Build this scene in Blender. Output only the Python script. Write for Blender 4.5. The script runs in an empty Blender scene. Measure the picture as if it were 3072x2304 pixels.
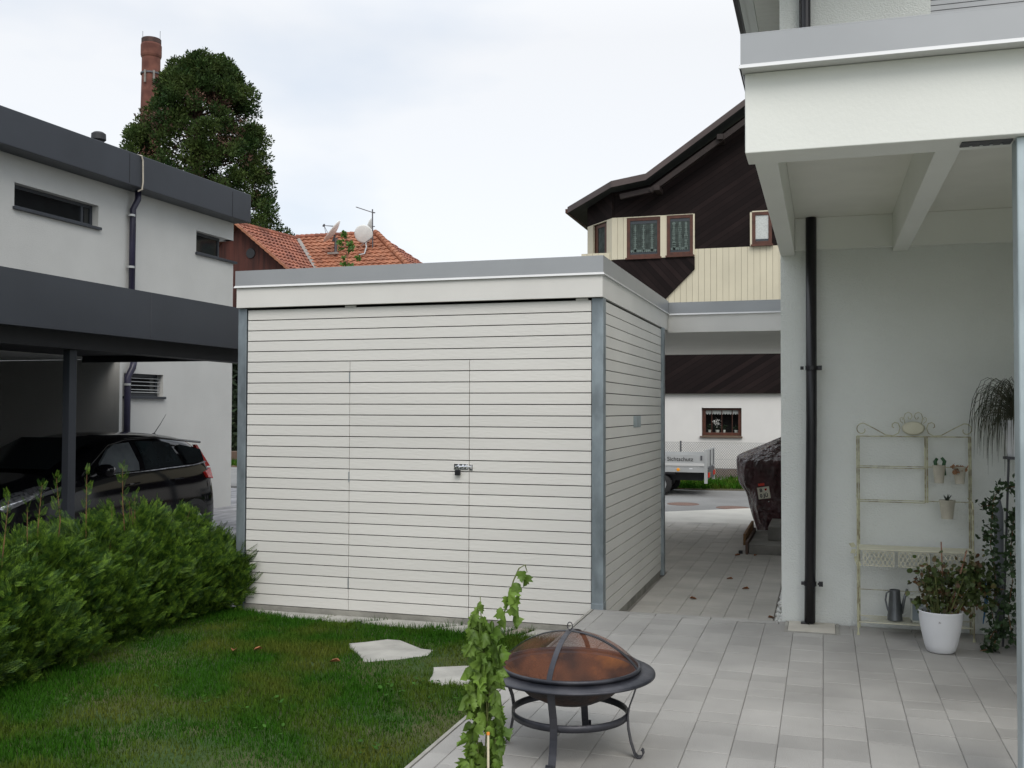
import bpy, math, random
import numpy as np
from mathutils import Vector, Matrix
random.seed(7); rng = np.random.default_rng(7)
S = bpy.context.scene
COL = S.collection
PI = math.pi
R = math.radians

# ------------------------------------------------------------------ camera
cam_d = bpy.data.cameras.new('camera'); cam = bpy.data.objects.new('camera', cam_d); COL.objects.link(cam)
r_ = Vector((0.9548567, 0.29704936, 0.00321765)); u_ = Vector((0.00455849, -0.02548155, 0.9996649)); f_ = Vector((-0.29703181, 0.95452206, 0.02568533))
cam.matrix_world = Matrix(((r_.x, u_.x, -f_.x, 1.76928), (r_.y, u_.y, -f_.y, -7.82376), (r_.z, u_.z, -f_.z, 1.57964), (0, 0, 0, 1)))
cam_d.sensor_width = 36; cam_d.lens = 35.218; cam_d.clip_end = 1500; cam_d.clip_start = .05
S.camera = cam

# ------------------------------------------------------------------ world, sun, exposure
W = bpy.data.worlds.new("World"); S.world = W; W.use_nodes = True
wt = W.node_tree; wn = wt.nodes; wl = wt.links; wn.clear()
SUN_EL, SUN_AZ = R(45), R(150)          # azimuth clockwise from +Y
out = wn.new('ShaderNodeOutputWorld'); addsh = wn.new('ShaderNodeAddShader')
sky = wn.new('ShaderNodeTexSky'); sky.sky_type = 'NISHITA'; sky.sun_disc = False
sky.sun_elevation = SUN_EL; sky.sun_rotation = SUN_AZ
bg1 = wn.new('ShaderNodeBackground'); bg1.inputs[1].default_value = .03
wl.new(sky.outputs[0], bg1.inputs[0])
tc = wn.new('ShaderNodeTexCoord')
mp = wn.new('ShaderNodeMapping'); mp.inputs['Scale'].default_value = (1, 1, 2.6)
wl.new(tc.outputs['Generated'], mp.inputs[0])
nz = wn.new('ShaderNodeTexNoise'); nz.inputs['Scale'].default_value = 1.7; nz.inputs['Detail'].default_value = 5; nz.inputs['Roughness'].default_value = .5
wl.new(mp.outputs[0], nz.inputs[0])
cr = wn.new('ShaderNodeValToRGB')
cr.color_ramp.elements[0].position = .40; cr.color_ramp.elements[0].color = (.575, .63, .70, 1)
cr.color_ramp.elements[1].position = .58; cr.color_ramp.elements[1].color = (.80, .795, .785, 1)
wl.new(nz.outputs[0], cr.inputs[0])
bg2 = wn.new('ShaderNodeBackground'); wl.new(cr.outputs[0], bg2.inputs[0])
sep = wn.new('ShaderNodeSeparateXYZ'); wl.new(tc.outputs['Generated'], sep.inputs[0])
mr = wn.new('ShaderNodeMapRange'); mr.inputs[1].default_value = .35; mr.inputs[2].default_value = 1.0; mr.inputs[3].default_value = 1.0; mr.inputs[4].default_value = 2.1
wl.new(sep.outputs[2], mr.inputs[0]); wl.new(mr.outputs[0], bg2.inputs[1])
wl.new(bg1.outputs[0], addsh.inputs[0]); wl.new(bg2.outputs[0], addsh.inputs[1]); wl.new(addsh.outputs[0], out.inputs[0])
sd = bpy.data.lights.new('sun', 'SUN'); sd.energy = 1.4; sd.angle = R(35); sd.color = (1, .955, .88)
so = bpy.data.objects.new('sun', sd); COL.objects.link(so)
dv = Vector((math.sin(SUN_AZ)*math.cos(SUN_EL), math.cos(SUN_AZ)*math.cos(SUN_EL), math.sin(SUN_EL)))
so.rotation_euler = dv.to_track_quat('Z', 'Y').to_euler(); so.location = dv*30
S.view_settings.view_transform = 'Standard'; S.view_settings.look = 'None'; S.view_settings.gamma = 1
S.view_settings.exposure = 0.08; S.view_settings.use_curve_mapping = False
S.cycles.max_bounces = 12; S.cycles.diffuse_bounces = 8; S.cycles.transparent_max_bounces = 24

# ------------------------------------------------------------------ materials
def mat(name, col, rough=.7, metal=0., spec=.5, var=.12, vs=4., col2=None, island=0., bump=0., bs=60., coat=0., lo=.35, hi=.65, stretch=None, trans=0., det=4):
    m = bpy.data.materials.new(name); m.use_nodes = True; t = m.node_tree; n = t.nodes; l = t.links
    b = n['Principled BSDF']; b.inputs['Roughness'].default_value = rough; b.inputs['Metallic'].default_value = metal
    b.inputs['Specular IOR Level'].default_value = spec; b.inputs['Coat Weight'].default_value = coat
    tc = n.new('ShaderNodeTexCoord'); src = tc.outputs['Object']
    if stretch:
        mpn = n.new('ShaderNodeMapping'); mpn.inputs['Scale'].default_value = stretch; l.new(src, mpn.inputs[0]); src = mpn.outputs[0]
    nn = n.new('ShaderNodeTexNoise'); nn.inputs['Scale'].default_value = vs; nn.inputs['Detail'].default_value = det; l.new(src, nn.inputs[0])
    rp = n.new('ShaderNodeValToRGB'); rp.color_ramp.elements[0].position = lo; rp.color_ramp.elements[1].position = hi
    if col2 is None:
        a = [min(1, c*(1-var)) for c in col]; c2 = [min(1, c*(1+var)) for c in col]
    else: a = col; c2 = col2
    rp.color_ramp.elements[0].color = (*a, 1); rp.color_ramp.elements[1].color = (*c2, 1)
    l.new(nn.outputs[0], rp.inputs[0]); cs = rp.outputs[0]
    if island:
        g = n.new('ShaderNodeNewGeometry'); h = n.new('ShaderNodeHueSaturation'); mr = n.new('ShaderNodeMapRange')
        mr.inputs[3].default_value = 1-island; mr.inputs[4].default_value = 1+island
        l.new(g.outputs['Random Per Island'], mr.inputs[0]); l.new(mr.outputs[0], h.inputs['Value']); l.new(cs, h.inputs['Color']); cs = h.outputs[0]
    l.new(cs, b.inputs['Base Color'])
    if bump:
        bn = n.new('ShaderNodeTexNoise'); bn.inputs['Scale'].default_value = bs; bn.inputs['Detail'].default_value = 3; l.new(src, bn.inputs[0])
        bp = n.new('ShaderNodeBump'); bp.inputs['Strength'].default_value = bump; bp.inputs['Distance'].default_value = .02
        l.new(bn.outputs[0], bp.inputs['Height']); l.new(bp.outputs[0], b.inputs['Normal'])
    if trans:
        tr = n.new('ShaderNodeBsdfTranslucent'); l.new(cs, tr.inputs[0]); mx = n.new('ShaderNodeMixShader'); mx.inputs[0].default_value = trans
        l.new(b.outputs[0], mx.inputs[1]); l.new(tr.outputs[0], mx.inputs[2]); l.new(mx.outputs[0], n['Material Output'].inputs[0])
    return m

M = {}
M['cream'] = mat('cream_paint', (.69, .675, .64), .55, var=.035, vs=1.5, island=.03, bump=.15, bs=60, stretch=(.25, 1, 1))
M['fascia'] = mat('cream_fascia', (.70, .685, .65), .55, var=.03, vs=2, bump=.06, bs=120)
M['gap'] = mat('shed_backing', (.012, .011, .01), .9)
M['metal'] = mat('zinc_trim', (.36, .37, .38), .42, metal=.35, var=.04, vs=2)
M['edge'] = mat('bright_drip_edge', (.62, .62, .61), .35, metal=.2, var=.02)  # pale base colour carries the sky's reflection on the drip edges
M['galv'] = mat('galvanised_steel', (.26, .30, .325), .45, metal=.55, var=.22, vs=9, bump=.05, bs=40, stretch=(1, 1, .5))
M['galvn'] = mat('pale_galvanised_steel', (.40, .46, .48), .45, metal=.5, var=.14, vs=7, stretch=(1, 1, .5))
M['chrome'] = mat('chrome', (.75, .76, .78), .12, metal=1., var=.05)
M['black'] = mat('black_plastic', (.01, .01, .012), .4)
M['conc'] = mat('concrete', (.30, .29, .26), .9, var=.2, vs=5, bump=.3, bs=60)
M['concd'] = mat('grey_concrete_block', (.22, .21, .19), .9, var=.2, vs=4, bump=.3, bs=60)
M['paver'] = mat('concrete_paver', (.318, .308, .290), .85, var=.13, vs=1.6, island=.10, bump=.25, bs=140)
M['paverp'] = mat('path_paver', (.43, .41, .375), .85, var=.12, vs=2.0, island=.07, bump=.2, bs=140)
M['joint'] = mat('joint_sand', (.21, .195, .175), .95)
M['plaster'] = mat('white_plaster', (.73, .75, .715), .9, var=.045, vs=1.1, bump=.45, bs=80)
M['plasterw'] = mat('smooth_white_plaster', (.66, .66, .64), .9, var=.02, vs=2, bump=.2, bs=120)
M['plastg'] = mat('grey_plaster', (.50, .50, .48), .9, var=.03, vs=1.5, bump=.35, bs=120)
M['wwood'] = mat('white_painted_timber', (.78, .79, .745), .6, var=.03, vs=1.2, bump=.05, bs=60)
M['wwood2'] = mat('white_painted_boards', (.76, .755, .69), .6, var=.04, vs=2)
M['anth'] = mat('anthracite_metal', (.040, .045, .055), .42, metal=.2, var=.10, vs=1.2)
M['anthd'] = mat('anthracite_beam', (.018, .019, .022), .6, var=.1)
M['pipe'] = mat('dark_pipe', (.012, .011, .014), .35, var=.2)
M['pipeb'] = mat('blue_black_pipe', (.022, .02, .045), .35, var=.2)
M['glassd'] = mat('dark_glass', (.012, .014, .015), .05, spec=.8, var=.3, vs=1.5)
M['soil'] = mat('soil', (.05, .035, .022), .95, var=.4, vs=20, bump=.5)
M['asphalt'] = mat('asphalt', (.20, .20, .195), .9, var=.12, vs=1.0, bump=.3, bs=160)
M['driveway'] = mat('driveway_stone', (.24, .24, .25), .8, var=.3, vs=5, stretch=(1, .35, 1), bump=.3, bs=30)
M['gbase'] = mat('open_ground', (.06, .08, .03), .95, var=.3, vs=.6)
M['lawn'] = mat('lawn_soil', (.025, .06, .006), .95, col2=(.07, .07, .022), vs=2.2, lo=.4, hi=.7, bump=.5, bs=40)
M['blade'] = mat('grass_blades', (.031, .100, .008), .85, spec=.05, col2=(.098, .122, .020), vs=1.7, lo=.45, hi=.68, island=.35, trans=.3)
M['thuja'] = mat('thuja_foliage', (.026, .066, .010), .6, spec=.25, col2=(.12, .21, .022), vs=22, island=.3, trans=.3, lo=.44, hi=.60)
M['twig'] = mat('brown_twig', (.16, .08, .035), .8, var=.3, vs=15)
M['bark'] = mat('bark', (.10, .06, .04), .95, var=.3, vs=4, bump=.8, bs=12)
M['sequoia'] = mat('sequoia_foliage', (.018, .046, .010), .7, spec=.2, col2=(.065, .095, .022), vs=.7, island=.4, trans=.15)
M['seqbrown'] = mat('sequoia_brown', (.085, .045, .028), .8, var=.4, vs=.6, island=.3)
M['vine'] = mat('vine_leaf', (.085, .16, .022), .5, spec=.4, col2=(.17, .27, .045), vs=9, island=.3, trans=.3)
M['vstem'] = mat('vine_stem', (.14, .16, .05), .6, var=.3)
M['stake'] = mat('cream_stake', (.62, .56, .40), .5, var=.1)
M['orange'] = mat('orange_cap', (.7, .25, .04), .5)
M['stone'] = mat('flagstone', (.36, .35, .32), .85, var=.16, vs=4, bump=.45, bs=35)
M['stoneb'] = mat('pink_flagstone', (.30, .26, .23), .85, var=.2, vs=5, bump=.45, bs=35)
M['dleaf'] = mat('dry_leaf', (.22, .085, .03), .8, var=.4, vs=30)
M['weed'] = mat('clover_leaf', (.045, .11, .02), .85, spec=.05, var=.3, vs=20, island=.3, trans=.2)
M['tile'] = mat('clay_tile', (.27, .10, .052), .8, col2=(.37, .155, .085), vs=1.3, island=.18, bump=.15, bs=30)
M['tileb'] = mat('worn_clay_tile', (.19, .065, .042), .8, col2=(.30, .11, .065), vs=1.3, island=.22, bump=.15, bs=30)
M['redwood'] = mat('red_brown_boards', (.055, .015, .010), .85, var=.45, vs=2, stretch=(3, 3, .2))
M['lead'] = mat('valley_flashing', (.22, .20, .18), .6, var=.2)
M['dish'] = mat('dish_white', (.80, .79, .76), .5, var=.05)
M['dishg'] = mat('dish_grey', (.70, .71, .69), .5, var=.05)
M['steel'] = mat('dark_steel', (.10, .10, .11), .5, metal=.5, var=.15)
M['brick'] = mat('chimney_brick', (.10, .035, .026), .9, col2=(.18, .07, .05), vs=1.1, bump=.4, bs=6)
M['brickd'] = mat('sooty_brick', (.07, .04, .035), .9, var=.3, vs=2)
M['brown'] = mat('brown_frame', (.075, .022, .010), .5, var=.25, vs=6)
M['darktrim'] = mat('brown_verge_board', (.075, .055, .052), .7, var=.15, vs=2)
M['beamd'] = mat('dark_beam', (.022, .013, .011), .7, var=.2)
M['roofd'] = mat('roof_cover', (.03, .035, .035), .7)
M['creamw'] = mat('cream_cladding', (.58, .53, .40), .7, var=.04, vs=1.5, island=.025)
M['creamg'] = mat('cladding_groove', (.30, .26, .18), .8)
M['sheer'] = mat('sheer_curtain', (.038, .05, .045), .9, var=.35, vs=8)
M['lace'] = mat('lace', (.13, .165, .15), .9, var=.2, vs=30)
M['lacew'] = mat('white_lace', (.50, .52, .50), .9, var=.12, vs=30)
M['fence'] = mat('fence_wire', (.26, .27, .27), .5, metal=.3)
M['plinth'] = mat('brown_plinth', (.125, .08, .058), .9, var=.1)
M['alu'] = mat('aluminium_panel', (.43, .44, .44), .45, metal=.3, var=.06, vs=3)
M['rubber'] = mat('rubber', (.018, .018, .018), .85, var=.2, vs=20)
M['amber'] = mat('amber_lens', (.9, .35, .02), .3)
M['red'] = mat('red_lens', (.55, .02, .015), .25)
M['reds'] = mat('red_sticker', (.9, .06, .03), .5)
M['white'] = mat('white_gloss', (.72, .73, .75), .35, var=.02)
M['whitem'] = mat('number_plate_cream', (.90, .86, .72), .5, var=.03)
M['text'] = mat('black_lettering', (.015, .015, .015), .6)
M['car'] = mat('black_car_paint', (.005, .005, .007), .07, spec=.3, coat=0., var=.1)
M['carglass'] = mat('car_glass', (.018, .025, .028), .08, spec=.5, var=.35, vs=3)
M['carglassl'] = mat('car_glass_reflection', (.13, .145, .155), .12, spec=.5, var=.2, vs=4)  # grey base colour stands for the reflection in the front side window
M['lens'] = mat('headlamp_lens', (.35, .36, .38), .12, metal=.6, var=.5, vs=25)
M['manhole'] = mat('rusty_manhole', (.15, .09, .07), .8, var=.2, vs=20, bump=.4, bs=50)
M['verge'] = mat('verge_soil', (.07, .06, .03), .95, col2=(.14, .07, .045), vs=1.5, lo=.5, hi=.65)
M['wood'] = mat('weathered_plank', (.10, .065, .05), .85, var=.3, vs=3, stretch=(1, .2, 1), bump=.3, bs=30)
M['woodo'] = mat('sawn_plank_end', (.22, .12, .05), .85, var=.3)
M['gravel'] = mat('white_gravel', (.66, .66, .63), .85, var=.12, vs=12, island=.12)
M['pitm'] = mat('firepit_metal', (.020, .022, .030), .42, metal=.35, col2=(.060, .060, .070), vs=6, bump=.08, bs=60)
M['rust'] = mat('rusty_bowl', (.16, .045, .014), .8, col2=(.42, .15, .03), vs=5, lo=.35, hi=.6, bump=.3, bs=50)
M['rustd'] = mat('scorched_rust', (.020, .014, .014), .7, col2=(.06, .026, .016), vs=7, lo=.45, hi=.7, bump=.3, bs=50)
M['rusti'] = mat('sooty_rust_interior', (.035, .018, .014), .8, col2=(.52, .19, .03), vs=4.0, lo=.48, hi=.70, bump=.3, bs=50)
M['shrubleaf'] = mat('wilted_leaf', (.060, .090, .022), .6, col2=(.13, .060, .028), vs=9, lo=.50, hi=.62, island=.35, trans=.2)
M['ivy'] = mat('ivy_leaf', (.018, .042, .014), .45, col2=(.04, .075, .025), vs=12, island=.35)
M['strand'] = mat('grass_strand', (.025, .035, .018), .6, col2=(.075, .07, .04), vs=10)
M['rackm'] = mat('antique_cream_metal', (.50, .49, .33), .6, col2=(.27, .24, .15), vs=18, lo=.45, hi=.6)
M['rackl'] = mat('cream_lattice', (.60, .58, .45), .6, var=.06, vs=8)
M['potc'] = mat('antique_cream_tin', (.46, .43, .35), .6, var=.14, vs=10)
M['cactus'] = mat('green_handle', (.015, .07, .02), .35, var=.3)
M['terra'] = mat('orange_brown_leaf', (.36, .19, .10), .8, var=.25, vs=12, trans=.2)
M['succ'] = mat('dark_succulent', (.03, .045, .03), .5, var=.3, vs=20)
M['zinc'] = mat('zinc_can', (.17, .18, .19), .35, metal=.75, var=.2, vs=8)
M['lantern'] = mat('lantern_white', (.52, .53, .47), .6, var=.05)
M['blue'] = mat('blue_plastic', (.03, .16, .36), .4)
M['graypole'] = mat('grey_fabric', (.15, .16, .18), .7, var=.1)
M['bamboo'] = mat('bamboo_stick', (.32, .17, .11), .7, var=.2)
M['cordc'] = mat('beige_cable', (.42, .38, .31), .6)
M['shutter'] = mat('roller_shutter', (.46, .47, .48), .4, metal=.2, var=.02)
M['greenl'] = mat('birch_leaf', (.11, .21, .03), .5, col2=(.06, .13, .02), vs=4, island=.3, trans=.35)
M['bush'] = mat('far_bush', (.012, .026, .008), .7, col2=(.05, .075, .03), vs=1.4, lo=.5, hi=.75, island=.4)

def diag_wood(name, ang, a, b, pitch, groove=.45):
    m = bpy.data.materials.new(name); m.use_nodes = True; t = m.node_tree; n = t.nodes; l = t.links; bs = n['Principled BSDF']
    tcn = n.new('ShaderNodeTexCoord'); mpn = n.new('ShaderNodeMapping'); mpn.inputs['Rotation'].default_value = (0, ang, 0); l.new(tcn.outputs['Object'], mpn.inputs[0])
    sp = n.new('ShaderNodeSeparateXYZ'); l.new(mpn.outputs[0], sp.inputs[0])
    dv = n.new('ShaderNodeMath'); dv.operation = 'DIVIDE'; dv.inputs[1].default_value = pitch; l.new(sp.outputs[2], dv.inputs[0])
    fl = n.new('ShaderNodeMath'); fl.operation = 'FLOOR'; l.new(dv.outputs[0], fl.inputs[0])
    fr = n.new('ShaderNodeMath'); fr.operation = 'FRACT'; l.new(dv.outputs[0], fr.inputs[0])
    wn_ = n.new('ShaderNodeTexWhiteNoise'); wn_.noise_dimensions = '1D'; l.new(fl.outputs[0], wn_.inputs['W'])
    nn = n.new('ShaderNodeTexNoise'); nn.inputs['Scale'].default_value = 1.5; l.new(tcn.outputs['Object'], nn.inputs[0])
    ad = n.new('ShaderNodeMath'); ad.operation = 'MULTIPLY'; l.new(wn_.outputs[0], ad.inputs[0]); l.new(nn.outputs[0], ad.inputs[1])
    rp = n.new('ShaderNodeValToRGB'); rp.color_ramp.elements[0].color = (*a, 1); rp.color_ramp.elements[1].color = (*b, 1); rp.color_ramp.elements[1].position = .6
    l.new(ad.outputs[0], rp.inputs[0])
    gt = n.new('ShaderNodeMath'); gt.operation = 'GREATER_THAN'; gt.inputs[1].default_value = .08; l.new(fr.outputs[0], gt.inputs[0])
    mx = n.new('ShaderNodeMix'); mx.data_type = 'RGBA'; l.new(gt.outputs[0], mx.inputs[0]); mx.inputs[6].default_value = (a[0]*groove, a[1]*groove, a[2]*groove, 1); l.new(rp.outputs[0], mx.inputs[7])
    l.new(mx.outputs[2], bs.inputs['Base Color']); bs.inputs['Roughness'].default_value = .8; bs.inputs['Specular IOR Level'].default_value = .15
    return m
M['dkwood'] = diag_wood('dark_diagonal_boards', R(32), (.008, .005, .005), (.020, .0125, .012), .14)
M['dkwood2'] = diag_wood('dark_boards_other_way', R(-48), (.008, .005, .005), (.020, .0125, .012), .14)

def mesh_screen():
    m = bpy.data.materials.new('rusty_wire_mesh'); m.use_nodes = True; t = m.node_tree; n = t.nodes; l = t.links; b = n['Principled BSDF']
    b.inputs['Roughness'].default_value = .8
    tcn = n.new('ShaderNodeTexCoord'); nn = n.new('ShaderNodeTexNoise'); nn.inputs['Scale'].default_value = 5; l.new(tcn.outputs['Object'], nn.inputs[0])
    rp = n.new('ShaderNodeValToRGB'); rp.color_ramp.elements[0].color = (.05, .02, .013, 1); rp.color_ramp.elements[1].color = (.19, .062, .024, 1); rp.color_ramp.elements[0].position = .4; rp.color_ramp.elements[1].position = .6
    l.new(nn.outputs[0], rp.inputs[0]); l.new(rp.outputs[0], b.inputs['Base Color'])
    tr = n.new('ShaderNodeBsdfTransparent'); mx = n.new('ShaderNodeMixShader')
    # woven wires: openings between wires every 3.2 mm
    sp = n.new('ShaderNodeSeparateXYZ'); l.new(tcn.outputs['Object'], sp.inputs[0]); outs = []
    for k in (0, 1):
        a = n.new('ShaderNodeMath'); a.operation = 'MULTIPLY'; a.inputs[1].default_value = 310; l.new(sp.outputs[k], a.inputs[0])
        f = n.new('ShaderNodeMath'); f.operation = 'FRACT'; l.new(a.outputs[0], f.inputs[0])
        g = n.new('ShaderNodeMath'); g.operation = 'GREATER_THAN'; g.inputs[1].default_value = .25; l.new(f.outputs[0], g.inputs[0]); outs.append(g)
    mu = n.new('ShaderNodeMath'); mu.operation = 'MULTIPLY'; l.new(outs[0].outputs[0], mu.inputs[0]); l.new(outs[1].outputs[0], mu.inputs[1])
    l.new(mu.outputs[0], mx.inputs[0]); l.new(b.outputs[0], mx.inputs[1]); l.new(tr.outputs[0], mx.inputs[2]); l.new(mx.outputs[0], n['Material Output'].inputs[0])
    return m
M['screen'] = mesh_screen()
def wrinkle():
    m = mat('plastic_cover', (.075, .030, .034), .24, spec=.7, var=.4, vs=4, bump=1., bs=13, stretch=(1, .6, .7))
    for nd in m.node_tree.nodes:
        if nd.type == 'BUMP': nd.inputs['Distance'].default_value = .06
    return m
M['cover'] = wrinkle()

# ------------------------------------------------------------------ object helpers
OFF = {}
def thing(name, label, cat, loc=(0, 0, 0), group=None):
    o = bpy.data.objects.new(name, None); COL.objects.link(o); o.location = loc; o.empty_display_size = .1
    o['label'] = label; o['category'] = cat
    if group: o['group'] = group
    OFF[o.name] = Vector(loc); return o
def tag(o, label=None, cat=None, group=None, kind=None):
    if label: o['label'] = label
    if cat: o['category'] = cat
    if group: o['group'] = group
    if kind: o['kind'] = kind
    return o
def link(name, me, m, parent=None, loc=None):
    o = bpy.data.objects.new(name, me); COL.objects.link(o)
    if m: me.materials.append(m)
    if parent:
        o.parent = parent; OFF[o.name] = OFF[parent.name]
    else:
        OFF[o.name] = Vector(loc) if loc else Vector((0, 0, 0))
        if loc: o.location = loc
    return o
class MB:
    def __init__(s): s.v = []; s.f = []
    def poly(s, pts):
        i = len(s.v); s.v += [tuple(p) for p in pts]; s.f.append(tuple(range(i, i+len(pts)))); return s
    def box(s, x0, x1, y0, y1, z0, z1):
        return s.hexa([(x0, y0, z0), (x1, y0, z0), (x1, y1, z0), (x0, y1, z0), (x0, y0, z1), (x1, y0, z1), (x1, y1, z1), (x0, y1, z1)])
    def hexa(s, p):
        i = len(s.v); s.v += [tuple(q) for q in p]
        s.f += [(i, i+3, i+2, i+1), (i+4, i+5, i+6, i+7), (i, i+1, i+5, i+4), (i+1, i+2, i+6, i+5), (i+2, i+3, i+7, i+6), (i+3, i, i+4, i+7)]; return s
    def obox(s, c, size, rot=None):
        h = Vector(size)/2; mt = rot if rot else Matrix.Identity(3); c = Vector(c)
        P = [c+mt @ Vector((a*h.x, b*h.y, d*h.z)) for a, b, d in [(-1, -1, -1), (1, -1, -1), (1, 1, -1), (-1, 1, -1), (-1, -1, 1), (1, -1, 1), (1, 1, 1), (-1, 1, 1)]]
        return s.hexa(P)
    def bar(s, a, b, w, h=None, up=(0, 0, 1)):
        a = Vector(a); b = Vector(b); d = (b-a); L = d.length; d.normalize(); up = Vector(up)
        if abs(d.dot(up)) > .98: up = Vector((1, 0, 0))
        x = d.cross(up).normalized(); z = x.cross(d); h = h or w
        mt = Matrix((x, d, z)).transposed(); return s.obox((a+b)/2, (w, L, h), mt)
    def prism(s, pts, d):
        # pts: planar loop (3D), d: extrusion vector
        i = len(s.v); n = len(pts); d = Vector(d)
        s.v += [tuple(p) for p in pts] + [tuple(Vector(p)+d) for p in pts]
        s.f.append(tuple(range(i, i+n))); s.f.append(tuple(range(i+2*n-1, i+n-1, -1)))
        for k in range(n): s.f.append((i+k, i+n+k, i+n+(k+1) % n, i+(k+1) % n))
        return s
    def tube(s, pts, r, n=8, cap=True):
        pts = [Vector(p) for p in pts]; N = len(pts); rs = r if isinstance(r, (list, tuple)) else [r]*N
        base = len(s.v); prev = None
        for k, p in enumerate(pts):
            d = (pts[min(k+1, N-1)]-pts[max(k-1, 0)]).normalized()
            if prev is None:
                u = d.cross(Vector((0, 0, 1)));
                if u.length < .05: u = d.cross(Vector((1, 0, 0)))
            else: u = prev - d*prev.dot(d)
            u.normalize(); prev = u; w = d.cross(u)
            for j in range(n):
                a = 2*PI*j/n; s.v.append(tuple(p+u*(math.cos(a)*rs[k])+w*(math.sin(a)*rs[k])))
        for k in range(N-1):
            for j in range(n):
                s.f.append((base+k*n+j, base+k*n+(j+1) % n, base+(k+1)*n+(j+1) % n, base+(k+1)*n+j))
        if cap:
            s.f.append(tuple(base+j for j in range(n-1, -1, -1))); s.f.append(tuple(base+(N-1)*n+j for j in range(n)))
        return s
    def lathe(s, prof, c, n=32, ax='z', cap=False):
        base = len(s.v); c = Vector(c)
        for (r, z) in prof:
            for j in range(n):
                a = 2*PI*j/n; x, y = r*math.cos(a), r*math.sin(a)
                p = {'z': (x, y, z), 'y': (x, z, y), 'x': (z, x, y)}[ax]; s.v.append(tuple(c+Vector(p)))
        for k in range(len(prof)-1):
            for j in range(n): s.f.append((base+k*n+j, base+k*n+(j+1) % n, base+(k+1)*n+(j+1) % n, base+(k+1)*n+j))
        if cap:
            s.f.append(tuple(base+j for j in range(n))); s.f.append(tuple(base+(len(prof)-1)*n+j for j in range(n)))
        return s
    def facade(s, axis, pos, a0, a1, z0, z1, holes, depth):
        # wall face in plane X=pos ('x') or Y=pos ('y'); reveals go to pos+depth
        A = sorted({a0, a1, *[h[0] for h in holes], *[h[1] for h in holes]}); Z = sorted({z0, z1, *[h[2] for h in holes], *[h[3] for h in holes]})
        P = (lambda a, z, d=0: (pos+d, a, z)) if axis == 'x' else (lambda a, z, d=0: (a, pos+d, z))
        for i in range(len(A)-1):
            for j in range(len(Z)-1):
                ca = (A[i]+A[i+1])/2; cz = (Z[j]+Z[j+1])/2
                if any(h[0] < ca < h[1] and h[2] < cz < h[3] for h in holes): continue
                s.poly([P(A[i], Z[j]), P(A[i+1], Z[j]), P(A[i+1], Z[j+1]), P(A[i], Z[j+1])])
        for h in holes:
            q = [(h[0], h[2]), (h[1], h[2]), (h[1], h[3]), (h[0], h[3])]
            for k in range(4):
                a, b = q[k], q[(k+1) % 4]
                if h[1] >= a1 and a[0] == h[1] and b[0] == h[1]: continue
                s.poly([P(*a), P(*b), P(*b, depth), P(*a, depth)])
        return s
    def build(s, name, m, parent=None, smooth=False, bevel=0, loc=None, merge=False, subsurf=0, solid=0):
        me = bpy.data.meshes.new(name); off = OFF[parent.name] if parent else (Vector(loc) if loc else Vector((0, 0, 0)))
        me.from_pydata([(v[0]-off.x, v[1]-off.y, v[2]-off.z) for v in s.v], [], s.f); me.update()
        if smooth: me.polygons.foreach_set('use_smooth', [True]*len(me.polygons))
        if merge:
            import bmesh
            bm = bmesh.new(); bm.from_mesh(me); bmesh.ops.remove_doubles(bm, verts=bm.verts, dist=1e-4); bmesh.ops.recalc_face_normals(bm, faces=bm.faces); bm.to_mesh(me); bm.free()
        o = link(name, me, m, parent, loc)
        if solid: md = o.modifiers.new('s', 'SOLIDIFY'); md.thickness = solid
        if bevel: md = o.modifiers.new('b', 'BEVEL'); md.width = bevel; md.segments = 2; md.limit_method = 'ANGLE'
        if subsurf: md = o.modifiers.new('ss', 'SUBSURF'); md.levels = subsurf; md.render_levels = subsurf
        return o
def scatter(name, tv, tf, Rm, T, m, parent=None, loc=None):
    """one mesh of many copies of a small template; Rm (n,3,3), T (n,3)"""
    tv = np.asarray(tv, float); n = len(T); off = OFF[parent.name] if parent else (Vector(loc) if loc else Vector((0, 0, 0)))
    V = np.einsum('nij,kj->nki', Rm, tv)+np.asarray(T)[:, None, :]-np.array(off)
    me = bpy.data.meshes.new(name); nv = len(tv); me.vertices.add(n*nv); me.vertices.foreach_set('co', V.reshape(-1))
    li = []; ls = []; c = 0
    for f in tf: li += list(f); ls.append(c); c += len(f)
    li = np.array(li); ls = np.array(ls)
    LI = (li[None, :]+(np.arange(n)*nv)[:, None]).reshape(-1); LS = (ls[None, :]+(np.arange(n)*c)[:, None]).reshape(-1)
    me.loops.add(len(LI)); me.loops.foreach_set('vertex_index', LI.astype(np.int32))
    me.polygons.add(len(LS)); me.polygons.foreach_set('loop_start', LS.astype(np.int32))
    me.update(calc_edges=True); me.validate()
    return link(name, me, m, parent, loc)
def rots(n, tilt_lo=0, tilt_hi=PI, spin=True, scale=(1, 1)):
    """random rotations: heading about z then tilt about x"""
    a = rng.uniform(0, 2*PI, n); b = rng.uniform(tilt_lo, tilt_hi, n); c = rng.uniform(0, 2*PI, n) if spin else np.zeros(n)
    return euler(a, b, c)*rng.uniform(scale[0], scale[1], n)[:, None, None]
def euler(a, b, c):
    """Rz(a) Rx(b) Rz(c)"""
    n = len(a); Z = np.zeros(n); O = np.ones(n)
    rz = lambda t: np.stack([np.stack([np.cos(t), -np.sin(t), Z], 1), np.stack([np.sin(t), np.cos(t), Z], 1), np.stack([Z, Z, O], 1)], 1)
    rx = np.stack([np.stack([O, Z, Z], 1), np.stack([Z, np.cos(b), -np.sin(b)], 1), np.stack([Z, np.sin(b), np.cos(b)], 1)], 1)
    return rz(a) @ rx @ rz(c)
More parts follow.
